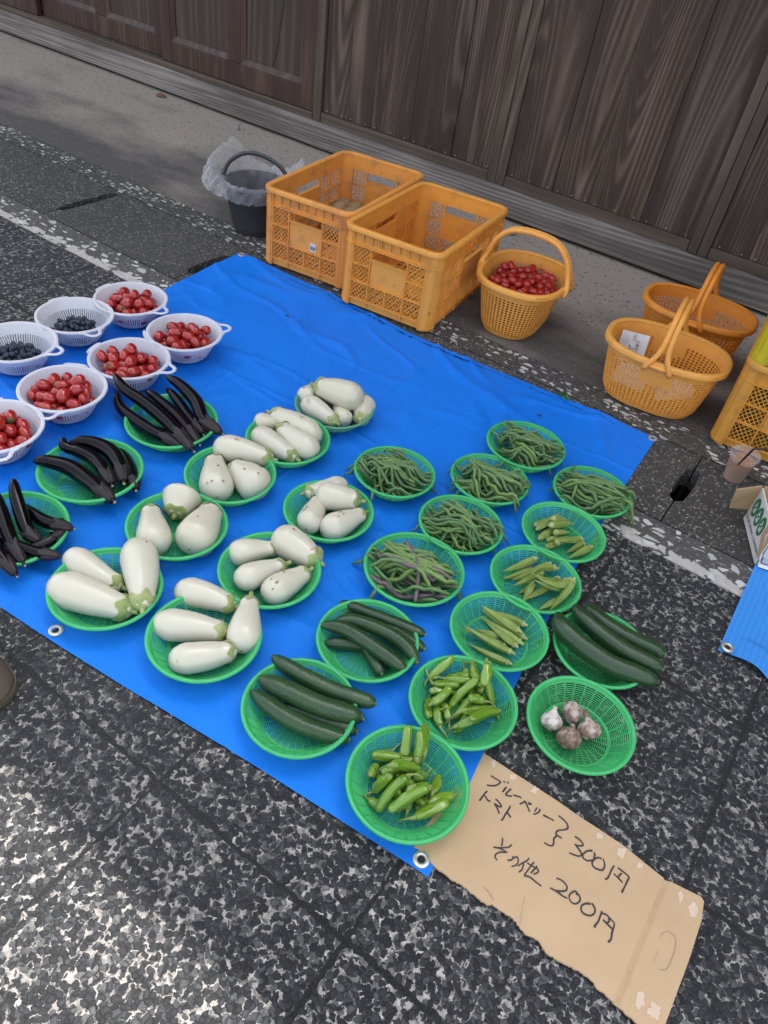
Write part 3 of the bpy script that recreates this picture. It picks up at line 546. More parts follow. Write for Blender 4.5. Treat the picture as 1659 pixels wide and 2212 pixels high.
# ------------------------------------------------------------------ oval baskets with carrying handle
def superell(a, b_, e, th): c, s = math.cos(th), math.sin(th); return (a*math.copysign(abs(c)**(2/e), c), b_*math.copysign(abs(s)**(2/e), s))
def arc_table(a, b_, e, n):
    th = np.linspace(0, 2*math.pi, 2000); P = np.array([superell(a, b_, e, t) for t in th]); L = np.concatenate([[0], np.cumsum(np.linalg.norm(np.diff(P, axis=0), axis=1))])
    return L, th
def oval_basket(label, m, loc, rz, a=.200, b_=.142, group='orange oval carrying baskets', ang=0, h=.205, double=True):
    t = thing('carrying_basket', label, 'basket', loc, group, rz); t.location = (0, 0, 0); e = 2.5; ta, tb = .155, .102
    L, th = arc_table(a, b_, e, 0); ncell = 66; us = []; fr = .40
    for i in range(ncell): us += [i/ncell, (i + fr)/ncell]
    ths = np.interp(np.array(us)*L[-1], L, th); nrow = 15; zs = [.004, .014]; z0, z1 = .016, .160; hr = (z1 - z0)/nrow
    for j in range(nrow): zs += [z0 + hr*j + hr*.34, z0 + hr*(j+1)]
    zs += [h - .003]
    def S(tt, z):
        f = max(0, z/h)**.8; x0, y0 = superell(ta, tb, 2.7, tt); x1, y1 = superell(a - .008, b_ - .008, e, tt); r = min(1, .94 + z/.03*.06); return ((x0*(1-f) + x1*f)*r, (y0*(1-f) + y1*f)*r, z)
    def hole(i, j):
        if i % 2 == 0 or j < 1 or j > 2*nrow: return False
        if j % 2 == 1: return False
        p = superell(a, b_, e, ths[i]); row = (j - 1)//2
        if abs(p[0]) < .062 and row >= nrow - 4 - (1 if abs(p[0]) < .05 else 0): return False
        return True
    b = MB(); b.grid(S, ths, zs, hole, wrap=True); b.build('basket_wall', m, t, smooth=40, solid=.0026)
    b = MB(); pts = [superell(ta, tb, 2.7, x) for x in np.linspace(0, 2*math.pi, 65)[:-1]]; b.prism([(x*.94, y*.94) for x, y in pts], .003, .006); b.build('floor', m, t, smooth=None)
    b = MB(); pf = [(-.010, h - .012), (-.0105, h - .001), (-.006, h + .002), (.004, h + .002), (.0085, h - .002), (.0085, h - .016), (.005, h - .017), (.004, h - .004), (-.006, h - .006)]; N = 120; tt = np.interp(np.linspace(0, 1, N, endpoint=False)*L[-1], L, th)
    V = []
    for q, z in pf:
        for x in tt: p = superell(a + q, b_ + q, e, x); V.append((p[0], p[1], z))
    k = len(pf); b.add(V, [(i*N + j, i*N + (j+1) % N, ((i+1) % k)*N + (j+1) % N, ((i+1) % k)*N + j) for i in range(k) for j in range(N)]); b.build('rim', m, t, smooth=50)
    def bar(off, spread):
        P = [(off + spread, -b_ - .006, h - .03), (off + spread*.6, -b_ - .009, h - .004), (off + spread*.12, -b_*.98, h + .035), (off, -b_*.86, h + .085), (off, -b_*.6, h + .127), (off, -b_*.25, h + .143)]
        P = P + [(x, -y, z) for x, y, z in P[::-1]]; Q = np.array(catmull(P, 46)); Q = Q - [0, 0, h]; A = Matrix.Rotation(ang, 3, 'Y'); Q = np.array([A @ Vector(q) for q in Q]) + [0, 0, h]
        b = MB(); b.sweep(Q, .0088, 12, sx=1.1, up=(1, 0, 0)); b.build('handle', m, t, smooth=180)
    if double: bar(-.0092, -.034); bar(.0092, .034)
    else: bar(0, 0)
    for sg in (-1, 1):
        b = MB(); b.sweep([(-.045, sg*(b_ + .004), h - .012), (-.02, sg*(b_ + .009), h - .014), (.02, sg*(b_ + .009), h - .014), (.045, sg*(b_ + .004), h - .012)], [.004, .007, .007, .004], 8); b.build('handle_socket', m, t, smooth=180)
    t.location = loc; return t
bk_front = oval_basket('front oval orange basket with a newspaper sheet tucked inside', M['basket'], (-.372, 2.405, .006), R(7))
bk_back = copy_tree(bk_front); recolor(bk_back, M['basket2']); bk_back.location = (-.385, 2.80, .006); bk_back.rotation_euler.z = R(5); bk_back['label'] = 'empty deep orange oval basket behind, nearest the wooden wall'
bk_tom = oval_basket('oval orange basket heaped with red cherry tomatoes', M['basket'], (-.972, 2.525, .006), R(97), a=.192, b_=.160)

# newspaper in the front basket
def text_obj(s, size, mat, parent, mtx, nm='print'):
    cu = D.curves.new('t', 'FONT'); cu.body = s; cu.size = size; cu.align_x = 'CENTER'; cu.align_y = 'CENTER'; cu.resolution_u = 3; o = D.objects.new('t', cu); COL.objects.link(o)
    dg = bpy.context.evaluated_depsgraph_get(); me = D.meshes.new_from_object(o.evaluated_get(dg)); D.objects.remove(o); me.name = nm; me.materials.clear(); me.materials.append(mat)
    me.transform(mtx); k = D.objects.new(nm, me); COL.objects.link(k); k.parent = parent; return k
def paper(label, c, ax, ay, w, h, seed, texts):
    ax = Vector(ax).normalized(); ay = Vector(ay); ay = (ay - ax*ay.dot(ax)).normalized(); az = ax.cross(ay); c = Vector(c); r = random.Random(seed)
    t = thing('newspaper', label, 'newspaper', tuple(c)); b = MB()
    b.grid(lambda u, v: tuple(c + ax*u*w + ay*v*h + az*(.012*(u*u*2) + .006*noise.noise((u*3 + seed, v*3, 0)))), np.linspace(-.5, .5, 14), np.linspace(-.5, .5, 14)); b.build('sheet', M['paper'], t, smooth=180)
    for s, size, u, v, rot, m in texts:
        mt = Matrix((tuple(ax), tuple(ay), tuple(az))).transposed().to_4x4() @ Matrix.Translation((u*w, v*h, .005 + .024*u*u)) @ Matrix.Rotation(rot, 4, 'Z'); text_obj(s, size, M[m], t, mt)
    return t
px = atw  # facing side of the sheet
c0 = local_to(bk_front, (-.112, .03, .142))
paper('printed newspaper sheet standing in the front oval basket', c0, local_to(bk_front, (1, .1, .05)) - bk_front.location, (-.1, .45, .85), .092, .10, 1,
      [('立憲民主党', .012, .15, -.02, R(-88), 'ink'), ('2024', .0105, .02, -.08, R(-88), 'ink'), ('衆院選', .0095, -.1, -.06, R(-88), 'ink'), ('4候補', .022, .06, -.36, R(0), 'ink'), ('届け出', .017, -.26, -.38, 0, 'ink'), ('最終', .011, -.02, .34, R(-88), 'greyink')] +
      [('一二三四五六七八九十日本', .0046, -.2 - .055*i, .05, R(-88), 'greyink') for i in range(5)])
paper('crumpled newspaper scrap low in the right end of the front basket', local_to(bk_front, (.075, -.02, .075)), (1, .2, .5), (0, 1, .3), .12, .11, 5, [('日 本 記 事', .012, .1, .2, .4, 'greyink'), ('三 面', .016, -.1, -.1, .4, 'greyink')])
paper('folded newspaper scrap low in the left end of the front basket', local_to(bk_front, (-.07, -.03, .085)), (1, -.3, .2), (.3, 1, .7), .13, .11, 8, [('全国 記事', .013, .1, .1, .2, 'greyink')])
# a few tomatoes lie under the papers - seen through the holes only, left out

# ------------------------------------------------------------------ bucket and liner
BC = (-2.185, 2.395, .006)
bu = thing('bucket', 'black rubber bucket lined with clear plastic bag beside the potato crate', 'bucket', BC)
b = MB(); b.lathe([(0, .004), (.09, .004), (.096, 0), (.099, .004), (.1, .016), (.1035, .021), (.106, .03), (.132, .182), (.139, .188), (.140, .196), (.135, .2), (.130, .196), (.127, .17), (.098, .012), (0, .01)], 48, BC); b.build('bucket_body', M['bucket'], bu, smooth=40)
A = R(34); b = MB(); ca, sa = math.cos(A), math.sin(A)
P = [(-.138, 0, .185), (-.139, .002, .21), (-.112, .012, .262), (-.05, .02, .298), (.02, .02, .296), (.09, .012, .268), (.13, .004, .222), (.138, 0, .185)]
Q = catmull([(BC[0] + x*ca - y*sa, BC[1] + x*sa + y*ca, BC[2] + z) for x, y, z in P], 36); b.sweep(Q, .0075, 10, sx=1.5); b.build('bucket_handle', M['handle'], bu, smooth=180)
b = MB(); NB = 150
def bagpt(k, s):
    th = 2*math.pi*k/NB; wing = 1.0*math.exp(-((math.atan2(math.sin(th - 2.85), math.cos(th - 2.85)))/.6)**2) + .95*math.exp(-((math.atan2(math.sin(th - 1.0), math.cos(th - 1.0)))/.42)**2)
    cr = noise.noise((math.cos(th)*4, math.sin(th)*4, s*3)) ; c2 = noise.noise((math.cos(th)*11, math.sin(th)*11, s*6 + 4))
    if s < .45: f = s/.45; r = .085 + .043*f; z = .03 + .172*f
    else:
        f = (s - .45)/.55; droop = 1 - min(1, wing); r = .130 + .022*math.sin(min(1, f*1.6)*math.pi/2) + .03*f*droop*.6 + wing*.05*f + .06*f*math.exp(-((math.atan2(math.sin(th - 3.6), math.cos(th - 3.6)))/.6)**2); z = .204 + .016*math.sin(f*2.6) - .052*max(0, f - .4)*droop/.6 + wing*.085*f
    r *= 1 + .05*cr*(s > .3) + .03*c2*(s > .4); z += (.012*c2 + .010*cr)*(s > .5)
    return (BC[0] + r*math.cos(th), BC[1] + r*math.sin(th), BC[2] + z)
b.grid(bagpt, list(range(NB)), np.linspace(.02, 1, 46), wrap=True); o = b.build('plastic_bag', M['bag'], None, loc=(BC[0], BC[1], .2), smooth=180); tag(o, 'crumpled clear plastic bag lining the black bucket, flared over its rim', 'plastic bag')

# ------------------------------------------------------------------ iced drink
cp = at(1580, 1036); cup = thing('drink_cup', 'clear lidded plastic cup of iced milky coffee on the gutter', 'cup', (cp[0], cp[1], .004))
b = MB(); b.lathe([(0, 0), (.0285, 0), (.030, .003), (.0405, .088), (.043, .092), (.0415, .094), (.039, .090), (.029, .004), (0, .003)], 40, (cp[0], cp[1], .004)); b.build('cup_body', M['cup'], cup, smooth=60)
b = MB(); b.lathe([(0, .0035), (.0284, .0042), (.0375, .075), (.03, .0755), (0, .0758)], 40, (cp[0], cp[1], .004)); b.build('drink', M['drink'], cup, smooth=40)
b = MB(); b.lathe([(.0445, .086), (.046, .094), (.0455, .097), (.041, .098), (.040, .104), (.036, .106), (.034, .103), (0, .102)], 40, (cp[0], cp[1], .004)); b.build('lid', M['cup'], cup, smooth=50)
b = MB(); s0, s1, s2 = np.array([cp[0] - .004, cp[1], .03]), at(1629, 969, .165), at(1659, 972, .172); s3 = s2 + (s2 - s1)*.5
s0 = at(1605, 993, .105) + (at(1605, 993, .105) - s1)*.7; b.sweep(np.vstack([catmull([s0, s1], 8), catmull([s1 + (s2-s1)*.08, s3], 6)]), .0031, 8); b.build('straw', M['straw'], cup, smooth=60)

# ------------------------------------------------------------------ carton at the right edge
q0, q1 = np.array([.156, 1.812]), np.array([.080, 1.985]); dv = (q1 - q0)/np.linalg.norm(q1 - q0); nv = np.array([dv[1], -dv[0]]); zb = .008; hb = .118; Lb = float(np.linalg.norm(q1 - q0)); Wb = .34
carton = thing('cardboard_carton', 'white printed carton with green round emblems holding celery, at the right edge', 'carton', (q0[0], q0[1], zb))
def cq(s, n, z): return (*(q0 + dv*s + nv*n), zb + z)
def cwall(nm, s0, n0, s1, n1, h0, h1, mats, th=.004):
    dirv = np.array([s1 - s0, n1 - n0]); l = np.linalg.norm(dirv); nn = np.array([-dirv[1], dirv[0]])/l
    b = MB(); b.hexa([cq(s + nn[0]*k, n + nn[1]*k, z) for z in (0, None) for s, n, k in ((s0, n0, 0), (s1, n1, 0), (s1, n1, th), (s0, n0, th)) for z in [0 if z == 0 else (h0 if (s, n) == (s0, n0) else h1)]]); o = b.build(nm, mats[0], carton, smooth=None); return o
lw = cwall('printed_side', 0, 0, Lb, 0, hb*.92, hb, [M['boxout']])
b = MB(); b.hexa([cq(s, n, z) for z in (.002, hb*.9) for s, n in ((.006, .0045), (Lb - .004, .0045), (Lb - .004, .0055), (.006, .0055))]); b.build('inner_side', M['boxin'], carton, smooth=None)
cwall('far_side', Lb, Wb, Lb, 0.006, hb*1.02, hb*1.05, [M['boxin']]); cwall('near_side', 0, .006, 0, Wb, hb*.62, hb*.5, [M['boxout']]); cwall('right_side', 0.005, Wb, Lb, Wb + .001, hb, hb, [M['boxin']])
b = MB(); b.hexa([cq(s, n, z) for z in (0, .003) for s, n in ((.005, .006), (Lb - .005, .006), (Lb - .005, Wb - .004), (.005, Wb - .004))]); b.build('carton_floor', M['boxin'], carton, smooth=None)
F0, F1 = cq(Lb + .001, 0, hb*1.04), cq(Lb + .001, -.0, .035); G1 = at(1577, 1097, .045); G0 = at(1592, 1058, .125)
b = MB(); fl = [np.array(F0), np.array(F1), G1, G0]; nn = np.cross(fl[1] - fl[0], fl[3] - fl[0]); nn /= np.linalg.norm(nn); b.hexa([tuple(p) for p in fl] + [tuple(p + nn*.004) for p in fl]); b.build('open_flap', M['boxin'], carton, smooth=None)
n0, n1 = cq(0, .004, hb*.92), cq(0, .075, hb*.62); m0, m1 = cq(.055, -.001, hb*.96), cq(.06, .06, hb*.72)
b = MB(); fl = [np.array(cq(.0, -.0008, hb*.3)), np.array(cq(.045, -.0008, hb*.97)), np.array(cq(.045, -.003, hb*.97)), np.array(cq(.0, -.004, hb*.3))]
b.hexa([cq(.001, -.001, .02), cq(.047, -.001, hb*.55), cq(.047, -.001, hb*.93), cq(.001, -.001, hb*.90), cq(.001, -.003, .02), cq(.047, -.003, hb*.55), cq(.047, -.003, hb*.93), cq(.001, -.003, hb*.90)]); b.build('torn_flap', M['boxin'], carton, smooth=None)
for i, s in enumerate((.075, .116, .156)):
    b = MB(); ce = np.array(cq(s, -.0006, hb*.60)); A3 = np.array([dv[0], dv[1], 0]); pts = [(math.cos(k*math.pi/14)*.0185, math.sin(k*math.pi/14)*.03) for k in range(28)]; nn3 = np.array([nv[0], nv[1], 0])
    V = [ce + A3*x + np.array([0, 0, z]) for x, z in pts] + [ce + A3*x + np.array([0, 0, z]) - nn3*.0012 for x, z in pts]; b.add(V, [tuple(range(28)), tuple(range(28, 56))[::-1]] + [(k, (k+1) % 28, 28 + (k+1) % 28, 28 + k) for k in range(28)]); e = b.build('round_emblem', M['logo'], lw, smooth=None)
    b = MB()
    for (x0, z0, x1, z1, w) in ((-.005, -.018, -.008, .006, .0028), (.004, -.018, .0, -.003, .0035), (-.001, .004, .005, .016, .0028), (.008, -.004, .006, .006, .0022)):
        P = [ce + A3*(x0 + (x1-x0)*f) + np.array([0, 0, z0 + (z1-z0)*f]) - nn3*.0014 for f in np.linspace(0, 1, 6)]; b.sweep(P, [w*.5, w, w, w*.9, w*.7, w*.3], 6, sx=.25, up=(dv[0], dv[1], 0))
    b.build('emblem_figure', M['boxout'], e, smooth=None)
mt = Matrix(((-dv[0], 0, -nv[0], 0), (-dv[1], 0, -nv[1], 0), (0, 1, 0, 0), (0, 0, 0, 1)))
pc = cq(Lb*.52, -.0008, .022); off = Vector(pc) - worigin(carton); text_obj('CALIFORNIA COMPANY', .0165, M['black'], carton, Matrix.Translation(off) @ mt, 'lettering')
for i in range(5):
    s0_ = .03 + .03*i; P = catmull([cq(s0_, .03, .06 + .008*(i % 2)), cq(s0_ + .02, .12, .08), cq(s0_ + .01, .30, .07)], 9); b = MB(); b.sweep(P, [.012, .014, .015, .016, .016, .015, .014, .013, .011], 10, sx=.7); o = b.build('celery_stalk', M['celery'], None, loc=tuple(P[0]), smooth=60); tag(o, 'pale green celery stalk lying in the white printed carton', 'celery', 'celery stalks in the carton')
# framed panel leaning at the near side of the carton
fp = [at(1637, 1224, .012), at(1672, 1236, .012), at(1690, 1150, .10), at(1655, 1155, .10)]
fo = thing('framed_board', 'small white framed board leaning on the carton at the right edge', 'board', tuple(fp[0])); nn = np.cross(fp[1] - fp[0], fp[3] - fp[0]); nn /= np.linalg.norm(nn); nn = nn if nn[2] > 0 else -nn
def qq(u, v): return (fp[0]*(1-u) + fp[1]*u)*(1-v) + (fp[3]*(1-u) + fp[2]*u)*v
def plate(nm, u0, u1, v0, v1, k0, k1, m): b = MB(); b.hexa([tuple(qq(u, v) + nn*k0) for u, v in ((u0, v0), (u1, v0), (u1, v1), (u0, v1))] + [tuple(qq(u, v) + nn*k1) for u, v in ((u0, v0), (u1, v0), (u1, v1), (u0, v1))]); return b.build(nm, m, fo, smooth=None)
plate('border', 0, 1, 0, 1, -.005, 0, M['frame']); plate('border_line', .12, .88, .12, .9, .0002, .0012, M['black']); plate('face', .16, .84, .15, .87, .0014, .0022, M['glaze'])

# ------------------------------------------------------------------ shoe at the left edge
sh = thing('shoe', 'brown shoe with thick sole standing at the left edge of the road', 'shoe', (-1.03, .325, 0))
def foot(s, k):   # outline half-widths along the shoe, s from heel 0 to toe 1
    return [(0, .012), (.06, .030), (.25, .034), (.5, .036), (.72, .046), (.88, .044), (.97, .026), (1, .006)]
tb = foot(0, 0); S_ = np.array([t for t, _ in tb]); Wd = np.array([w for _, w in tb]); ax = Vector((.985, -.17, 0)).normalized(); ay = Vector((-ax.y, ax.x, 0)); toe = Vector((-.935, .320, 0)); Ls = .27
def sp(s, w, z): return tuple(toe + ax*((s - 1)*Ls) + ay*w + Vector((0, 0, z)))
ss = np.linspace(0, 1, 30); wid = np.interp(ss, S_, Wd); pts = [(s, w + .004) for s, w in zip(ss, wid)] + [(s, -w - .004) for s, w in zip(ss[::-1], wid[::-1])]
b = MB(); b.prism([sp(s, w, 0)[:2] for s, w in pts], .001, .024); b.build('sole', M['sole'], sh, smooth=40, bevel=.004)
b = MB()
def upper(s, th):
    w = np.interp(s, S_, Wd); top = np.interp(s, [0, .1, .4, .6, .8, .95, 1], [.085, .09, .09, .075, .055, .04, .028]); return sp(s, w*math.cos(th)*(1 if th else 1), .024 + (top - .024)*max(0, math.sin(th))**.8)
b.grid(upper, np.linspace(0, 1, 30), np.linspace(0, math.pi, 18)); b.build('upper', M['shoe'], sh, smooth=180)
b = MB(); b.sweep(catmull([sp(.55, .036, .04), sp(.64, .02, .072), sp(.66, 0, .076), sp(.64, -.02, .072), sp(.55, -.036, .04)], 20), .0035, 6); b.build('seam', M['sole'], sh, smooth=180)

# ------------------------------------------------------------------ small litter
lf = at(348, 212); b = MB(); b.grid(lambda u, v: (lf[0] + (u - .5)*.085, lf[1] + (v - .5)*.035*math.sin(math.pi*max(.02, min(.98, u))) + .012*(u-.5), .012 + .012*math.sin(u*5)*(v - .3) + .008*u), np.linspace(0, 1, 14), np.linspace(0, 1, 6)); o = b.build('dry_leaf', M['leaf'], None, loc=tuple(lf), smooth=180, solid=.0006); tag(o, 'curled brown dry leaf on the concrete in front of the sliding doors', 'leaf')
for i, (u, v, r, lab) in enumerate(((514, 282, .016, 'grey pebble on the concrete behind the bucket'), (1103, 509, .026, 'pale chip of stone behind the tomato basket'))):
    p = at(u, v); blob('pebble', (p[0], p[1], .005 + r*.45), r*.75, 'stone', lab, 'pebble', None, 70 + i, .35)
sp0 = at(1215, 864); b = MB()
for k in range(7): a = k*.9 + .4; b.sweep(catmull([(sp0[0], sp0[1], .014), (sp0[0] + .012*math.cos(a), sp0[1] + .012*math.sin(a), .022), (sp0[0] + .026*math.cos(a + .3), sp0[1] + .02*math.sin(a + .3), .013)], 7), [.001, .003, .004, .0045, .004, .003, .001], 5, sx=.3)
o = b.build('wilted_sprig', M['greens'], None, loc=(sp0[0], sp0[1], .01), smooth=60); tag(o, 'wilted green sprig at the far edge of the blue tarpaulin', 'sprig')
for i, (u, v, lab) in enumerate(((1163, 905, 'dark scrap of dry stalk on the tarpaulin behind the far bean basket'), (620, 690, 'dark crumb on the tarpaulin in front of the potato crate'), (645, 1008, 'dark crumb on the tarpaulin between two baskets of white eggplants'), (820, 1225, 'thin dark twig on the tarpaulin left of the purple bean basket'), (515, 1330, 'pale crumb on the tarpaulin between two white eggplant baskets'))):
    p = at(u, v); b = MB(); b.sweep(catmull([(p[0] - .009, p[1], .0125), (p[0], p[1] + .004, .0145), (p[0] + .01, p[1] - .002, .0125)], 6), [.0008, .002, .0024, .002, .0015, .0008], 5); o = b.build('plant_scrap', M['bcalyx'] if i != 4 else M['cut'], None, loc=(p[0], p[1], .012), smooth=60); tag(o, lab, 'scrap')

# ------------------------------------------------------------------ round green mesh baskets
BZ = .0085      # the baskets stand on the tarpaulin
BR0, BH0 = .1125, .047
def basket_prof(t):       # t 0 centre of floor .. 1 rim : (radius, height) of the inner face
    if t < .58: return (.072*t/.58, .004)
    s = (t - .58)/.42; return (.072 + (BR0 - .006 - .072)*s, .004 + (BH0 - .004)*s**1.45)
def make_basket(m, name='mesh_basket'):
    t = thing(name, '', 'basket', (0, 0, 0))
    b = MB(); nr = 28; sub = 4; NU = nr*(sub + 1); us = []
    for i in range(nr):
        a0 = 2*math.pi*i/nr; us += [a0 - .011] + [a0 + .011 + (2*math.pi/nr - .022)*k/sub for k in range(sub)]
    vs = [.05, .155]
    x = .18
    while x < .945: vs += [x, x + .0115]; x += .0305
    vs += [.955, .985]; nv = len(vs); per = sub + 1
    def hole(i, j):
        if i % per == 0: return False                       # radial rib
        t0, t1 = vs[j], vs[j+1]; return .15 < (t0 + t1)/2 < .95 and (t1 - t0) > .014 and not (.56 < t0 < .60)
    b.grid(lambda u, v: (basket_prof(v)[0]*math.cos(u), basket_prof(v)[0]*math.sin(u), basket_prof(v)[1]), us, vs, hole, wrap=True)
    b.add([(.0055*math.cos(k), .0055*math.sin(k), .004) for k in np.linspace(0, 2*math.pi, 13)[:-1]], [tuple(range(12))])
    b.build('mesh_bowl', m, t, smooth=40, solid=.0016)
    b = MB(); b.lathe([(BR0 - .0072, BH0 - .004), (BR0 - .0066, BH0 + .0012), (BR0 - .003, BH0 + .0032), (BR0 + .0008, BH0 + .0018), (BR0 + .0012, BH0 - .002), (BR0 - .002, BH0 - .0065), (BR0 - .006, BH0 - .0075)], 72, close=True); b.build('rim', m, t, smooth=180)
    b = MB(); b.lathe([(.069, -.001), (.073, -.001), (.0745, .003), (.068, .003)], 60, close=True); b.build('foot_ring', m, t, smooth=40)
    return t
proto = make_basket(M['green']); protop = make_basket(M['pale']); used = {0: 0, 1: 0}
BAS = {}   # number: (bbox in the image frame, label)
BB = [
 (1, (262,481,850,972), 'green mesh basket of long black eggplants, behind, touching the white colanders'),
 (2, (75,317,945,1090), 'green mesh basket of short curved black eggplants in front of the tomato colanders'),
 (3, (-97,152,1055,1228), 'green mesh basket of black eggplants cut by the left edge'),
 (4, (635,811,826,927), 'faded pale green basket of white eggplants, farthest back on the tarpaulin'),
 (5, (532,713,893,1004), 'green mesh basket of four white eggplants next to the faded basket'),
 (6, (400,597,962,1087), 'green mesh basket of three white eggplants right of the black eggplants, one spotted brown'),
 (7, (272,493,1065,1206), 'green mesh basket of three upright pear shaped white eggplants'),
 (8, (613,807,1035,1172), 'green mesh basket of white eggplants left of the green beans'),
 (9, (473,694,1152,1310), 'green mesh basket of four white eggplants in the middle, left of the purple beans'),
 (10, (102,354,1184,1357), 'green mesh basket of three large white eggplants by the left eyelet'),
 (11, (317,567,1280,1470), 'green mesh basket of four white eggplants nearest the front edge'),
 (12, (1052,1220,912,1015), 'green mesh basket of beans farthest back, below the oval baskets'),
 (13, (766,940,966,1074), 'green mesh basket of beans nearest the white eggplants'),
 (14, (975,1141,982,1087), 'green mesh basket of beans in the middle of the five bean baskets'),
 (15, (1197,1362,1008,1115), 'green mesh basket of beans at the right edge of the tarpaulin'),
 (16, (905,1086,1072,1192), 'green mesh basket of green beans behind the purple streaked ones'),
 (17, (784,1006,1148,1310), 'green mesh basket of light green and purple streaked beans'),
 (18, (1128,1307,1088,1208), 'green mesh basket of short okra in scattered pairs, farthest back of three'),
 (19, (1060,1254,1180,1320), 'green mesh basket of curved okra, middle of three'),
 (20, (975,1185,1278,1445), 'green mesh basket of straight okra lined up, nearest of three'),
 (21, (685,905,1290,1473), 'green mesh basket of cucumbers below the purple beans'),
 (22, (523,772,1417,1637), 'green mesh basket of cucumbers at the front edge of the tarpaulin'),
 (23, (1205,1400,1313,1482), 'green mesh basket of thick cucumbers standing on the paving'),
 (24, (885,1118,1413,1617), 'green mesh basket of shishito peppers between cucumbers and garlic'),
 (25, (748,1013,1567,1812), 'nearest green mesh basket of shishito peppers, resting on the cardboard sign'),
 (26, (1140,1374,1457,1662), 'green mesh basket of muddy garlic bulbs on the paving')]
RAD = {1: .126, 2: .128, 3: .122, 4: .120, 23: .110}
for k, (x0, x1, y0, y1), lab in BB:
    c = at((x0 + x1)/2, (y0 + y1)/2 - 2, BZ + .047); r = None
    for q in np.arange(.09, .15, .001):
        P = [(RM.T @ (np.array([c[0] + q*math.cos(a), c[1] + q*math.sin(a), c[2]]) - CAMP)) for a in np.linspace(0, 6.283, 24)]; w = [CU + FL*p[0]/p[2] for p in P]
        if max(w) - min(w) >= x1 - x0: r = q; break
    r = RAD.get(k, min(r or .12, .121)); s = r/BR0; pr = 1 if k == 4 else 0
    src = (protop if pr else proto); o = src if used[pr] == 0 else copy_tree(src); used[pr] += 1
    z = .003 if k in (23, 26) else BZ; o.location = (c[0], c[1], z); o.scale = (s, s, s*(1.0 if s < 1.06 else .95)); o.rotation_euler = (RNG.uniform(-.018, .018), RNG.uniform(-.018, .018), RNG.uniform(0, 6.28))
    o['label'] = lab; o['group'] = 'round green mesh baskets'; BAS[k] = (np.array([c[0], c[1], z]), s)
class HM:
    """height field of what already lies in a basket"""
    def __init__(s, c, sc, kind='basket'):
        s.c = c; s.n = 140; s.h = .16; g = np.linspace(-s.h, s.h, s.n); s.X, s.Y = np.meshgrid(g, g); rr = np.hypot(s.X, s.Y)/sc
        if kind == 'basket': t = np.array([basket_prof(x) for x in np.linspace(0, 1, 60)])
        else: t = np.array([(0, .006), (.062, .006), (.072, .012), (.10, .068), (.108, .08)])
        s.Z = np.interp(rr, t[:, 0], t[:, 1], right=-.004)*sc + c[2] + .001; s.Z[rr > t[-1, 0] + .009] = c[2] - .002
    def get(s, xy):
        i = np.clip(((np.array(xy)[:, 0] - s.c[0] + s.h)/(2*s.h)*(s.n - 1)).round().astype(int), 0, s.n - 1); j = np.clip(((np.array(xy)[:, 1] - s.c[1] + s.h)/(2*s.h)*(s.n - 1)).round().astype(int), 0, s.n - 1); return s.Z[j, i]
    def stamp(s, P, r):
        r = np.broadcast_to(np.array(r, float), (len(P),))
        for p, q in zip(P, r):
            d2 = (s.X - (p[0] - s.c[0]))**2 + (s.Y - (p[1] - s.c[1]))**2; m = d2 < q*q; s.Z[m] = np.maximum(s.Z[m], p[2] + np.sqrt(q*q - d2[m]))
    def rest(s, xy, r, stiff=False, press=.75):
        """heights of a thing of radius r laid along xy: rigid line or limp curve"""
        r = np.broadcast_to(np.array(r, float), (len(xy),)); side = [(0, 0)] + [(r.max()*.6*math.cos(a), r.max()*.6*math.sin(a)) for a in (0, 1.57, 3.14, 4.71)]
        hh = np.max([s.get(xy + np.array(o)) - (0 if o == (0, 0) else r.max()*.2) for o in side], axis=0); t = np.linspace(0, 1, len(xy)); need = hh + r*press
        if stiff:
            A = np.polyfit(t, need, 1); ln = np.polyval(A, t); return ln + max(0, (need - ln).max())*.7
        k = max(3, len(xy)//4) | 1; z = np.array([need[max(0, i - k//2):i + k//2 + 1].max() for i in range(len(xy))]); return np.convolve(np.pad(z, k//2, 'edge'), np.ones(k)/k, 'valid')[:len(xy)]*.6 + need*.4

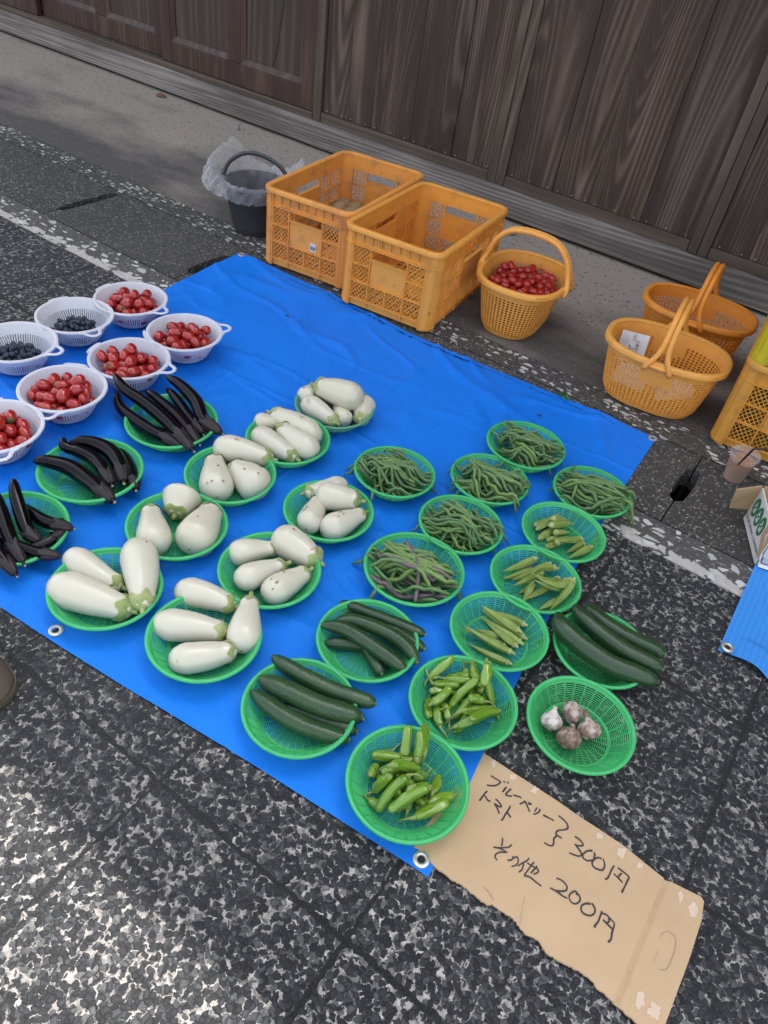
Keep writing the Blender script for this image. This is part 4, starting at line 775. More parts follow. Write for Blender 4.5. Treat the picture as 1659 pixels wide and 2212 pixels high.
# ------------------------------------------------------------------ white eggplants
def white_eggplant(S, B, Wpx, z0, z1, label, group, pear=.5, seed=0, spotted=False, bend=0.0):
    p0, p1 = at(*S, z0), at(*B, z1); Rr = Wpx/2*mpp((p0 + p1)/2)*1.07; d = p1 - p0; L = np.linalg.norm(d); d /= L
    t = thing('white_eggplant', label, 'white eggplant', tuple((p0 + p1)/2 - [0, 0, Rr]), group)
    a, e = pear, 1 - pear
    ts, ra = prof([(0, .30), (.05, .46*a + .6*e), (.2, .56*a + .78*e), (.4, .76*a + .94*e), (.64, .98), (.74, 1.0), (.86, .88*a + .84*e), (.95, .58), (.99, .25), (1, .04)], 34)
    sd = np.cross(d, [0, 0, 1]); sd /= np.linalg.norm(sd) + 1e-9
    P = [p0 + d*L*x + sd*(bend*L*math.sin(math.pi*x)) for x in ts]; b = MB()
    b.sweep(P, ra*Rr, 28, mod=lambda th, q: 1 + .05*noise.noise((math.cos(th)*1.2 + seed*3.1, math.sin(th)*1.2, q*2 + seed))); body = b.build('fruit', M['wegg'], t, smooth=180)
    # calyx: lobed cap over the stem end, stub of stem, blossom scar
    b = MB(); nl = 5; r0 = np.interp(np.linspace(0, .26, 9), ts, ra)*Rr + .0014; V = []; n = 40; zc = np.linspace(0, 1, 9)
    u = np.cross(d, [0, 0, 1.0]); u /= np.linalg.norm(u); w = np.cross(d, u)
    for k, f in enumerate(zc):
        for i in range(n):
            th = 2*math.pi*i/n; lobe = .075 + .075*max(0, math.cos(th*nl/2 + seed)**2)**1.5 + .02*noise.noise((th*2, seed, 0)); x = -.025 + f*(lobe + .025); rr = np.interp(max(x, 0), ts, ra)*Rr*(.35 + .65*min(1, f*3.2)) + .0016 + .0018*f*f*(.5 + noise.noise((th*3, seed, f)))
            V.append(p0 + d*L*x + u*rr*math.cos(th) + w*rr*math.sin(th) + sd*(bend*L*math.sin(math.pi*max(x, 0))))
    b.add(V, [(k*n + i, k*n + (i+1) % n, (k+1)*n + (i+1) % n, (k+1)*n + i) for k in range(8) for i in range(n)]); cx = b.build('calyx', M['calyx'], t, smooth=180)
    b = MB(); q = p0 - d*L*.02; dd = d + np.array([0, 0, -.3*(seed % 3 - 1)]); dd /= np.linalg.norm(dd); b.sweep([q, q - dd*.006, q - dd*.012], [.0065, .0052, .0056], 9); b.build('stem', M['calyx'], t, smooth=40)
    b = MB(); b.sweep([p1 - d*.003, p1 + d*.0004], [.0045, .003], 8); b.build('blossom_scar', M['scar'], t, smooth=40)
    if spotted or seed % 3 == 0:
        rr_ = random.Random(seed)
        for k in range(4 if spotted else 1):
            x = rr_.uniform(.45, .9); th0 = rr_.uniform(-.9, .9); up = -np.cross(u, d); up = np.array([0, 0, 1]) - d*d[2]; up /= np.linalg.norm(up); lat = np.cross(d, up); rl = np.interp(x, ts, ra)*Rr
            c = p0 + d*L*x + (up*math.cos(th0) + lat*math.sin(th0))*rl; nrm = up*math.cos(th0) + lat*math.sin(th0); tg = np.cross(nrm, d); b = MB(); rs = rr_.uniform(.0016, .0042); V = []
            for i in range(12): a_ = 2*math.pi*i/12; q_ = rs*(1 + .45*noise.noise((a_, seed, k))); o2 = (d*math.cos(a_)*1.5 + tg*math.sin(a_))*q_; xx = c + o2; dist = o2.dot(tg); V.append(xx - nrm*(dist*dist/(2*rl) + .0000) + nrm*.0005)
            b.add([c + nrm*.0007] + V, [(0, i + 1, (i+1) % 12 + 1) for i in range(12)]); b.build('brown_blemish', M['scar'], body, smooth=180)
    return t
GW = 'white eggplants in baskets'
WE = [  # stem end, blossom end, width in the image frame, heights, label, pear, spotted, bend
 (325,1098, 335,1190, 71, .045,.045, 'white eggplant at left among the three pear shaped ones', .75, 0, 0),
 (378,1112, 400,1060, 79, .045,.060, 'white eggplant pointing its green cap at the viewer among three pear shaped ones', .6, 0, 0),
 (461,1098, 409,1187, 84, .05,.045, 'white eggplant at right among the three pear shaped ones', .55, 0, 0),
 (264,1268, 146,1195, 62, .035,.045, 'white eggplant lying at the back of the basket by the left eyelet', .35, 0, -.04),
 (284,1320, 106,1260, 78, .045,.05, 'big white eggplant lying across the front of the basket by the left eyelet', .3, 0, 0),
 (307,1312, 296,1170, 77, .06,.062, 'white eggplant standing at right of the basket by the left eyelet', .5, 0, .02),
 (508,1310, 377,1274, 62, .045,.045, 'white eggplant at the back of the front edge basket', .45, 0, .05),
 (490,1366, 329,1346, 67, .043,.043, 'white eggplant in the middle of the front edge basket', .3, 0, .02),
 (510,1404, 363,1426, 64, .043,.043, 'white eggplant with black specks at the front of the front edge basket', .2, 1, -.03),
 (541,1292, 522,1406, 70, .055,.045, 'pear shaped white eggplant at the right of the front edge basket', .8, 0, 0),
 (597,1184, 493,1200, 56, .043,.043, 'white eggplant at back left of the middle basket', .8, 0, .03),
 (690,1214, 594,1152, 68, .05,.055, 'broad white eggplant at back right of the middle basket', .2, 0, 0),
 (616,1219, 508,1260, 56, .05,.045, 'white eggplant with green cap in the centre of the middle basket', .7, 0, .03),
 (666,1234, 569,1290, 62, .045,.045, 'white eggplant at the front right of the middle basket', .6, 1, 0),
 (659,1064, 748,1044, 46, .042,.042, 'white eggplant at the back of the basket left of the beans', .3, 0, .06),
 (778,1082, 682,1068, 58, .062,.062, 'smooth white eggplant on top in the basket left of the beans', .15, 0, 0),
 (690,1080, 661,1144, 53, .042,.045, 'white eggplant at left of the basket left of the beans', .3, 1, 0),
 (787,1108, 696,1150, 57, .045,.045, 'blemished pear shaped white eggplant at front of the basket left of the beans', .7, 1, 0),
 (588,993, 460,964, 58, .05,.055, 'long white eggplant at the back of the basket right of the black eggplants', .45, 0, .03),
 (463,990, 470,1074, 69, .045,.045, 'white eggplant at left of the basket right of the black eggplants', .6, 1, 0),
 (502,1008, 571,1060, 74, .045,.045, 'white eggplant with large brown patches right of the black eggplants', .45, 1, 0),
 (585,893, 688,952, 57, .055,.055, 'long white eggplant at the back of the basket next to the faded basket', .25, 0, -.04),
 (610,916, 547,912, 40, .045,.045, 'small white eggplant at left of the basket next to the faded basket', .5, 0, 0),
 (640,990, 550,932, 51, .045,.045, 'white eggplant with a brown scratch at front of the basket next to the faded basket', .55, 1, -.03),
 (603,922, 683,982, 54, .062,.055, 'white eggplant on top in the basket next to the faded basket', .45, 0, 0),
 (680,832, 783,866, 60, .085,.085, 'large white eggplant on top of the faded basket', .3, 0, -.02),
 (695,838, 650,866, 44, .045,.045, 'white eggplant at the back left of the faded basket', .4, 0, 0),
 (726,913, 655,866, 46, .05,.05, 'white eggplant with green cap at the front left of the faded basket', .45, 0, 0),
 (728,878, 747,913, 38, .045,.042, 'small white eggplant in the middle of the faded basket', .6, 0, 0),
 (779,910, 790,864, 46, .045,.05, 'white eggplant at the right end of the faded basket', .4, 0, 0)]
for i, e in enumerate(WE): white_eggplant(e[0:2], e[2:4], e[4], e[5], e[6], e[7], GW, e[8], i + 1, bool(e[9]), e[10])

# ------------------------------------------------------------------ black eggplants
def black_eggplant(pts, Wpx, label, seed):
    """pts: (u, v, z) from the blossom tip to the cut end of the stem"""
    P = catmull([at(*p) for p in pts], 40); c = P.mean(axis=0); Rr = Wpx/2*mpp(c); t = thing('black_eggplant', label, 'black eggplant', tuple(c - [0, 0, Rr]), 'black eggplants in baskets'); r = random.Random(seed)
    ts, ra = prof([(0, .06), (.02, .3), (.08, .6), (.25, .86), (.5, 1), (.75, .96), (.92, .8), (1, .6)], 40)
    Lc = np.concatenate([[0], np.cumsum(np.linalg.norm(np.diff(P, axis=0), axis=1))]); Lc /= Lc[-1]
    def pa(x): return np.array([np.interp(x, Lc, P[:, k]) for k in range(3)]).T
    b = MB(); b.sweep(pa(ts*.9), ra*Rr, 18, mod=lambda th, q: 1 + .03*noise.noise((math.cos(th) + seed, math.sin(th), q*4))); b.build('fruit', M['begg'], t, smooth=180)
    b = MB(); n = 30; V = []; m = 9; q = pa(np.linspace(.76, .97, m)); T = np.gradient(q, axis=0); T /= np.linalg.norm(T, axis=1)[:, None]
    fr = []; u = np.cross(T[0], [0, 0, 1.0]); u /= np.linalg.norm(u)
    for k in range(m): u = u - T[k]*u.dot(T[k]); u /= np.linalg.norm(u); fr.append((u, np.cross(T[k], u)))
    for k in range(m):
        f = k/(m-1)                       # 0 ragged lobes .. 1 stem
        for i in range(n):
            th = 2*math.pi*i/n; lob = .5 + .5*math.cos(th*5 + seed); ff = f + (1-f)*(.30*lob + .12*noise.noise((th*2.2, seed, 1))); x = .74 + ff*.225; c_ = pa(np.array([x]))[0]
            base = np.interp(x/.9, ts, ra)*Rr if x < .88 else np.interp(x, [.88, .93, .965], [.72, .55, .3])*Rr
            rr = base*1.04 + .0014 + .0035*(1-f)**2*(.4 + noise.noise((th*2.5, seed*2, f*2))) + .0012*math.sin(th*9 + seed); uu, ww = fr[k]; V.append(c_ + uu*rr*math.cos(th) + ww*rr*math.sin(th))
    b.add(V, [(k*n + i, k*n + (i+1) % n, (k+1)*n + (i+1) % n, (k+1)*n + i) for k in range(m-1) for i in range(n)]); b.build('calyx', M['bcalyx'], t, smooth=180)
    s = pa(np.linspace(.945, 1, 5)); b = MB(); b.sweep(s, [Rr*.3, Rr*.24, Rr*.22, Rr*.22, Rr*.23], 10); st = b.build('stem', M['bcalyx'], t, smooth=40)
    d = s[-1] - s[-2]; d /= np.linalg.norm(d); b = MB(); b.sweep([s[-1] - d*.0006, s[-1] + d*.0008], [Rr*.2, Rr*.17], 10); b.build('cut_end', M['cut'], st, smooth=40)
BE = [
 ([(262,880,.03),(300,918,.03),(350,935,.03),(400,950,.035)], 24, 'black eggplant mostly hidden underneath in the basket touching the colanders'),
 ([(253,843,.060),(262,882,.055),(316,923,.050),(356,945,.048),(396,966,.055)], 27, 'outermost left long black eggplant in the basket touching the colanders'),
 ([(245,806,.105),(270,840,.098),(316,872,.085),(366,915,.072),(420,976,.062)], 29, 'longest black eggplant, second from left, leaning over the basket touching the colanders'),
 ([(313,842,.07),(338,860,.07),(383,900,.062),(412,935,.056),(432,962,.052)], 27, 'middle long black eggplant in the basket touching the colanders'),
 ([(360,838,.06),(378,858,.06),(404,895,.05),(440,940,.05)], 24, 'thin black eggplant between two longer ones in the basket touching the colanders'),
 ([(359,812,.09),(390,832,.088),(424,868,.078),(441,908,.065),(482,938,.060)], 30, 'rightmost black eggplant, bent down at its stem, in the basket touching the colanders'),
 ([(71,997,.075),(100,996,.075),(150,1010,.062),(192,1039,.052),(248,1085,.058)], 38, 'straight purplish black eggplant at the front of the short curved ones'),
 ([(137,945,.080),(140,964,.074),(168,974,.062),(205,994,.055),(231,1028,.055),(243,1050,.055)], 31, 'black eggplant with a hooked tip among the short curved ones'),
 ([(147,958,.062),(190,955,.062),(236,974,.06),(260,1008,.056),(268,1045,.056)], 36, 'strongly curved black eggplant at the back of the short curved ones'),
 ([(250,968,.04),(268,985,.04),(283,1015,.042),(294,1060,.052)], 27, 'half hidden black eggplant at the right of the short curved ones'),
 ([(29,1034,.105),(33,1065,.095),(46,1110,.072),(62,1150,.058),(90,1172,.058)], 31, 'glossy upright black eggplant in the left edge basket'),
 ([(30,1085,.045),(62,1105,.05),(95,1125,.055),(125,1134,.060),(161,1143,.058)], 30, 'black eggplant pointing right over the rim of the left edge basket'),
 ([(-30,1040,.085),(-5,1085,.08),(16,1148,.066),(36,1190,.060),(54,1222,.055)], 31, 'long black eggplant leaning down to the front of the left edge basket'),
 ([(-50,1100,.085),(-30,1150,.075),(0,1196,.062),(37,1246,.05)], 30, 'lowest black eggplant reaching over the front rim of the left edge basket'),
 ([(-30,1150,.05),(20,1172,.055),(75,1192,.058),(136,1202,.055)], 27, 'black eggplant with a withered cap pointing right in the left edge basket'),
 ([(10,1215,.04),(55,1195,.045),(100,1172,.05),(146,1147,.055)], 26, 'black eggplant with a purple withered cap pointing up right in the left edge basket')]
for i, (p, w, l) in enumerate(BE): black_eggplant(p, w, l, i + 1)

# ------------------------------------------------------------------ cucumbers
def cucumber(pts, Wpx, label, seed, grp):
    P = catmull([at(*p) for p in pts], 30); c = P.mean(axis=0); Rr = Wpx/2*mpp(c)*1.1; ts, ra = prof([(0, .25), (.03, .5), (.1, .8), (.3, .97), (.6, 1), (.88, .9), (.96, .72), (1, .4)], 40)
    Lc = np.concatenate([[0], np.cumsum(np.linalg.norm(np.diff(P, axis=0), axis=1))]); Lc /= Lc[-1]; Q = np.array([np.interp(ts, Lc, P[:, k]) for k in range(3)]).T
    t = thing('cucumber', label, 'cucumber', tuple(c - [0, 0, Rr]), grp); b = MB()
    b.sweep(Q, ra*Rr, 22, mod=lambda th, q: 1 + .03*math.cos(th*5 + seed) + .03*noise.noise((math.cos(th)*2 + seed, math.sin(th)*2, q*9)))
    r = random.Random(seed)
    for k in range(46):              # warts
        i = r.randrange(3, 37); th = r.uniform(0, 6.28); d = Q[i+1] - Q[i-1]; d /= np.linalg.norm(d); u = np.cross(d, [0, 0, 1.0]); u /= np.linalg.norm(u); w = np.cross(d, u); nn = u*math.cos(th) + w*math.sin(th); p = Q[i] + nn*ra[i]*Rr; b.sweep([p - nn*.0008, p + nn*.0006, p + nn*.0013], [.0014, .0011, .0004], 5)
    body = b.build('fruit', M['cuke'], t, smooth=180)
    d = Q[-1] - Q[-3]; d /= np.linalg.norm(d); b = MB(); b.sweep([Q[-1] - d*.001, Q[-1] + d*.002], [Rr*.36, Rr*.27], 10); b.build('cut_end', M['cuketip'], t, smooth=40)
    d = Q[0] - Q[2]; d /= np.linalg.norm(d); b = MB(); b.sweep([Q[0] - d*.0005, Q[0] + d*.0015], [Rr*.22, Rr*.12], 8); b.build('blossom_end', M['cuketip'], t, smooth=40)
CK = [
 ([(736,1300,.045),(780,1318,.045),(850,1344,.048),(918,1371,.052)], 25, 'cucumber at the very back of the basket below the purple beans', 0),
 ([(738,1315,.035),(790,1330,.035),(850,1360,.037),(917,1402,.047)], 26, 'short tipped lighter cucumber second from the back below the purple beans', 0),
 ([(716,1350,.05),(760,1340,.052),(835,1366,.052),(880,1398,.05),(901,1432,.047)], 29, 'curved cucumber in the middle of the basket below the purple beans', 0),
 ([(694,1350,.060),(740,1357,.06),(800,1392,.058),(876,1446,.053)], 30, 'long cucumber lying on top at front of the basket below the purple beans', 0),
 ([(699,1390,.03),(745,1390,.03),(810,1400,.03),(870,1432,.033)], 28, 'pale ended cucumber underneath in the basket below the purple beans', 0),
 ([(770,1375,.026),(800,1415,.028),(825,1457,.032)], 25, 'cucumber end poking out at the front of the basket below the purple beans', 0),
 ([(588,1418,.06),(640,1452,.056),(720,1492,.053),(811,1520,.058)], 35, 'cucumber at the back right, overhanging the rim of the front edge basket', 1),
 ([(559,1466,.060),(620,1492,.06),(700,1528,.058),(781,1548,.055)], 41, 'thickest cucumber on top in the front edge basket', 1),
 ([(543,1492,.052),(590,1530,.05),(660,1570,.046),(754,1599,.043)], 36, 'cucumber at the front left of the front edge basket', 1),
 ([(600,1525,.030),(660,1543,.032),(720,1565,.034),(771,1580,.038)], 33, 'cucumber lying underneath between two others in the front edge basket', 1),
 ([(640,1510,.028),(720,1538,.03),(785,1554,.04)], 26, 'thin cucumber barely showing underneath in the front edge basket', 1),
 ([(1204,1324,.085),(1222,1366,.078),(1300,1425,.060),(1360,1452,.055),(1418,1472,.052)], 42, 'big cucumber at the front of the basket on the paving', 2),
 ([(1240,1307,.075),(1270,1346,.068),(1345,1403,.058),(1432,1446,.058)], 37, 'cucumber in the middle of the basket on the paving', 2),
 ([(1265,1308,.052),(1305,1346,.046),(1365,1382,.046),(1437,1414,.056)], 36, 'cucumber at the back of the basket on the paving', 2)]
for i, (p, w, l, g) in enumerate(CK): cucumber(p, w, l, i + 3, ('cucumbers below the purple beans', 'cucumbers in the front edge basket', 'cucumbers on the paving')[g])

# ------------------------------------------------------------------ beans
def bean(P, r, m, label, group, seed):
    n = len(P); t = np.linspace(0, 1, n); ra = np.interp(t, [0, .03, .1, .5, .9, .97, 1], [.18, .55, .92, 1, .92, .5, .12])*r
    b = MB(); b.sweep(P, ra, 8, mod=lambda th, q: 1 + .10*math.sin(q*38 + seed), sx=.78); o = b.build('green_bean', M[m], None, loc=tuple(P[n//2]), smooth=180); return tag(o, label, 'green bean', group)
BN = {12: (50, 'slim green bean piled in the farthest back bean basket', -35), 13: (54, 'slim green bean piled in the bean basket nearest the white eggplants', -28), 14: (50, 'slim green bean piled in the middle one of five bean baskets', -34), 15: (50, 'slim green bean piled in the bean basket at the right tarpaulin edge', -30), 16: (52, 'slim green bean piled in the basket behind the purple streaked beans', -30), 17: (40, 'broad light green bean piled among purple streaked beans', -26)}
for k, (n, lab, base) in BN.items():
    c, s = BAS[k]; hm = HM(c, s); r = random.Random(k); a0 = np.array(at(800, 1100)) - np.array(at(700, 1052)); ang0 = math.atan2(a0[1], a0[0])
    for i in range(n):
        L = r.uniform(.12, .17)*(1.12 if k == 17 else 1); th = ang0 + r.gauss(0, .30) + (r.choice((-.9, .9)) if r.random() < .10 else 0); f = i/n; cx, cy = r.gauss(.006, .026), r.gauss(-.004, .03 - .008*f); lim = .062
        q = math.hypot(cx, cy)
        if q > lim: cx *= lim/q; cy *= lim/q
        tt = np.linspace(-.5, .5, 15); bend = r.uniform(-.10, .10)*L; wob = r.uniform(-.006, .006)
        x = tt*L; y = bend*(1 - 4*tt*tt) + wob*np.sin(tt*9 + i); xy = np.stack([c[0] + cx + x*math.cos(th) - y*math.sin(th), c[1] + cy + x*math.sin(th) + y*math.cos(th)], 1)
        rad = r.uniform(.0046, .0058)*(1.2 if k == 17 else 1); z = hm.rest(xy, rad, press=.8); z = np.minimum(z, c[2] + .085); P = np.column_stack([xy, z]); m = 'bean'
        lb, gp = lab, 'green beans in basket ' + str(k - 11)
        gp = {12: 'green beans farthest back', 13: 'green beans nearest the white eggplants', 14: 'green beans in the middle basket', 15: 'green beans at the right edge', 16: 'green beans behind the purple ones', 17: 'light green beans with purple ones'}[k]
        if k == 17:
            m = 'bean2' if r.random() < .62 else 'bean'
            if i in (12, 20, 26, 29, 32): m = 'pbean'; lb = 'purple streaked bean among the light green beans'; gp = 'purple streaked beans'
        elif r.random() < .18: m = 'bean2'
        bean(P, rad, m, lb, gp, i); hm.stamp(P, rad)

# ------------------------------------------------------------------ okra
def okra(tip, stem, hm, label, group, seed, curve=0.0, wpx=13, rad=None):
    a, e = at(*tip, .035), at(*stem, .035); d = (e - a)[:2]; L = np.linalg.norm(d); nrm = np.array([-d[1], d[0]])/L; t = np.linspace(0, 1, 18); xy = a[:2] + np.outer(t, d) + np.outer(np.sin(math.pi*t)*curve*L, nrm); r0 = wpx/2*mpp(a)
    z = hm.rest(xy, r0*.9, True); P = np.column_stack([xy, z]); th = thing('okra', label, 'okra', (*P.mean(axis=0)[:2], z.min() - r0), group)
    ts, ra = prof([(0, .05), (.08, .22), (.35, .66), (.65, .95), (.82, 1), (.93, .86), (1, .6)], 22); Lc = t; Q = np.array([np.interp(ts*.9, Lc, P[:, k]) for k in range(3)]).T; b = MB()
    b.sweep(Q, ra*r0, 20, mod=lambda q, s: 1 + .10*math.cos(q*5 + seed)); b.build('pod', M['okra'], th, smooth=30)
    q = np.array([np.interp(np.array([.875, .895, .91, .93, .96, 1.0]), Lc, P[:, k]) for k in range(3)]).T; b = MB(); b.sweep(q, [r0*.78, r0*1.02, r0*.86, r0*.66, r0*.42, r0*.40], 14); b.build('cap', M['okracap'], th, smooth=40); hm.stamp(P, r0*.9)
def cr3(x, y): return (987.5 + x*.3307, 877.8 + y*.3307)
OK_ = {20: ('straight okra pod lined up in the nearest okra basket', 'okra in the nearest okra basket', [(130,1430,300,1480,0),(150,1350,440,1540,0),(160,1345,470,1495,0),(165,1315,463,1425,.02),(145,1340,420,1478,0),(190,1410,405,1560,0),(25,1440,340,1565,.02),(35,1450,382,1605,-.03),(78,1520,368,1660,-.03)]),
       19: ('curved okra pod in the middle okra basket', 'okra in the middle okra basket', [(410,1195,520,1140,0),(440,1262,495,1150,0),(360,1190,560,1090,0),(305,1105,510,1035,-.02),(295,1085,522,993,-.02),(360,1120,608,1028,-.05),(450,1262,620,1150,0),(540,1305,690,1230,0),(460,1170,658,1068,.18),(460,1160,670,1110,-.20),(480,1190,712,1135,-.26),(500,1205,735,1160,-.2),(612,1310,738,1190,-.06)]),
       18: ('short okra pod scattered in the farthest okra basket', 'okra in the farthest okra basket', [(655,712,505,765,0),(662,722,518,792,0),(705,735,535,845,0),(738,742,600,770,0),(770,760,588,802,0),(700,830,592,848,0),(745,805,628,832,0),(690,865,588,893,0),(735,840,640,900,0),(650,915,832,838,0),(722,930,842,868,0),(735,970,888,912,0)])}
for k, (lab, gp, lst) in OK_.items():
    hm = HM(*BAS[k])
    for i, (x0, y0, x1, y1, cv) in enumerate(lst): okra(cr3(x0, y0), cr3(x1, y1), hm, lab, gp, i, cv, 16.5 if k != 18 else 15)

# ------------------------------------------------------------------ shishito peppers
def pepper(stem, sh, tip, hm, label, group, seed, wpx):
    s_, a, e = (at(*stem, .03) if stem else None), at(*sh, .03), at(*tip, .03); d = (e - a)[:2]; L = np.linalg.norm(d); nrm = np.array([-d[1], d[0]])/L; r = random.Random(seed); t = np.linspace(0, 1, 16); r0 = wpx/2*mpp(a)
    xy = a[:2] + np.outer(t, d) + np.outer(np.sin(math.pi*t)*r.uniform(-.10, .10)*L, nrm); z = hm.rest(xy, r0*.9, True, .72); P = np.column_stack([xy, z]); th = thing('shishito_pepper', label, 'green pepper', (*P.mean(axis=0)[:2], z.min() - r0*.8), group)
    ts, ra = prof([(0, .3), (.03, .62), (.12, .82), (.3, .92), (.6, 1), (.82, .88), (.94, .7), (.985, .42), (1, .1)], 30); Q = np.array([np.interp(ts, t, P[:, k]) for k in range(3)]).T; b = MB()
    b.sweep(Q, ra*r0, 20, mod=lambda q, s: 1 + .10*math.cos(q*3 + seed) + .22*noise.noise((math.cos(q)*1.6 + seed*2.3, math.sin(q)*1.6, s*5)) + .06*noise.noise((math.cos(q)*4, math.sin(q)*4 + seed, s*10))); b.build('fruit', M['pepper'], th, smooth=180)
    dd = np.array([d[0]/L, d[1]/L, 0]); p0 = P[0]
    if s_ is None: s_ = p0 - dd*.012 + np.array([0, 0, .006])
    s_ = np.array([s_[0], s_[1], hm.get(np.array([s_[:2]]))[0] + .004]); mid = (p0 - dd*.010)*.55 + s_*.45 + np.array([0, 0, .004]); C = catmull([p0 + dd*.002, p0 - dd*.004, mid, s_], 12); b = MB(); b.sweep(C, np.interp(np.linspace(0, 1, 12), [0, .2, .4, 1], [r0*.55, r0*.42, .0019, .0024]), 8); b.build('stem', M['pstem'], th, smooth=60); hm.stamp(P, r0*.85)
def c24(p): return (603.5 + p[0]*.3307, 1152.1 + p[1]*.3307) if p else None
def c25(p): return (658.3 + p[0]*.463, 1481.3 + p[1]*.463) if p else None
PP = {24: ('wrinkled shishito pepper in the basket between cucumbers and garlic', 'peppers between cucumbers and garlic', c24, 19.5, [
  (None,(985,1065),(985,1195)),((1110,1260),(1108,1210),(1072,1105)),((1105,1312),(1055,1245),(1035,1130)),(None,(1150,1190),(1252,1110)),((1180,1270),(1155,1275),(1225,1215)),((1435,1205),(1395,1122),(1310,958)),(None,(1235,955),(1090,930)),((1220,1010),(1185,1040),(975,1040)),((945,930),(1005,1000),(1170,1020)),((1000,982),(1078,975),(1245,1005)),((1198,865),(1245,905),(1302,1065)),((950,1000),(968,968),(1118,862)),(None,(1310,970),(1300,1085)),((975,1140),(985,1135),(1105,1040)),((1045,1165),(1118,1130),(1275,1030)),((1385,1155),(1318,1142),(1212,1150)),((1090,1225),(1175,1218),(1388,1175)),((1100,1285),(1150,1285),(1290,1225)),((1425,1180),(1408,1205),(1215,1310))]),
 25: ('wrinkled shishito pepper in the nearest pepper basket', 'peppers in the nearest basket', c25, 24, [
  ((340,410),(305,430),(335,372)),((455,268),(400,310),(350,345)),((300,500),(325,485),(390,468)),((470,485),(480,470),(490,535)),(None,(305,520),(365,555)),((460,372),(458,350),(470,232)),((543,388),(545,350),(550,200)),((495,395),(510,385),(517,282)),(None,(445,365),(308,340)),((540,370),(475,388),(352,432)),((600,375),(570,405),(510,480)),((342,430),(385,460),(525,420)),((585,540),(592,515),(622,412)),((445,552),(480,537),(572,488)),((528,488),(460,490),(335,598)),((440,575),(550,555),(388,608)),((705,520),(690,525),(575,580)),((440,618),(508,628),(660,570))])}
for k, (lab, gp, fn, w, lst) in PP.items():
    hm = HM(*BAS[k])
    re_ = random.Random(k)
    for i in range(7):
        q = np.array(fn((1180, 1090)) if k == 24 else fn((470, 460))); an = re_.uniform(0, 6.28); of = np.array([re_.uniform(-52, 52), re_.uniform(-42, 42)]); dv_ = np.array([math.cos(an), math.sin(an)])*re_.uniform(24, 32)*(1 if k == 24 else 1.15); pepper(None, tuple(q + of - dv_), tuple(q + of + dv_), hm, lab, gp, 90 + i + k, w*.92)
    for i, (s_, a, e) in enumerate(lst): pepper(fn(s_), fn(a), fn(e), hm, lab, gp, i + k*3, w)

# ------------------------------------------------------------------ garlic
def garlic(u, v, Rpx, stem, m, label, seed, z=.034):
    c = at(658.3 + u*.463, 1481.3 + v*.463, z); r = Rpx*.463*mpp(c); t = thing('garlic_bulb', label, 'garlic', (c[0], c[1], c[2] - r), 'muddy garlic bulbs'); e = at(658.3 + stem[0]*.463, 1481.3 + stem[1]*.463, stem[2]); d = e - c; L = np.linalg.norm(d); d /= L
    ts, ra = prof([(0, .3), (.04, .52), (.18, .88), (.42, 1), (.66, .78), (.85, .38), (1, .2)], 26); P = [c + d*r*(-.82 + 1.9*x) for x in ts]; b = MB()
    b.sweep(P, ra*r, 40, mod=lambda th, q: 1 + .07*abs(math.cos(th*3.5 + seed))*(q < .85) - .03 + .04*noise.noise((math.cos(th)*2 + seed, math.sin(th)*2, q*4))); b.build('bulb', M[m], t, smooth=180)
    q = c + d*r*1.0; b = MB(); b.sweep(catmull([q, q + d*r*.25, c + d*max(L, r*1.35)], 6), [r*.24, r*.2, r*.2, r*.2, r*.22, r*.2], 9, mod=lambda th, s: 1 + .15*noise.noise((th*2, seed, s*3))); b.build('neck', M[m], t, smooth=60)
    q = c - d*r*.80; b = MB(); rr = random.Random(seed)
    for k in range(9): a = rr.uniform(0, 6.28); o = np.cross(d, [0, 0, 1.0]); o /= np.linalg.norm(o); w = np.cross(d, o); v_ = o*math.cos(a) + w*math.sin(a); b.sweep(catmull([q + v_*r*.15, q + v_*r*.3 - d*r*.12, q + v_*r*.45 - d*r*.2], 5), [.0009, .0008, .0007, .0006, .0004], 4)
    b.build('roots', M['garlic'], t, smooth=60)
garlic(1152, 162, 50, (1170, 100, .055), 'garlic2', 'palest garlic bulb at left with its neck pointing up', 1); garlic(1250, 126, 54, (1300, 122, .035), 'garlic', 'darkest garlic bulb at the back of the four', 2)
garlic(1234, 240, 57, (1250, 188, .065), 'garlic', 'garlic bulb nearest the front of the four', 3); garlic(1326, 202, 54, (1318, 140, .055), 'garlic', 'garlic bulb at right of the four, neck curled', 4)

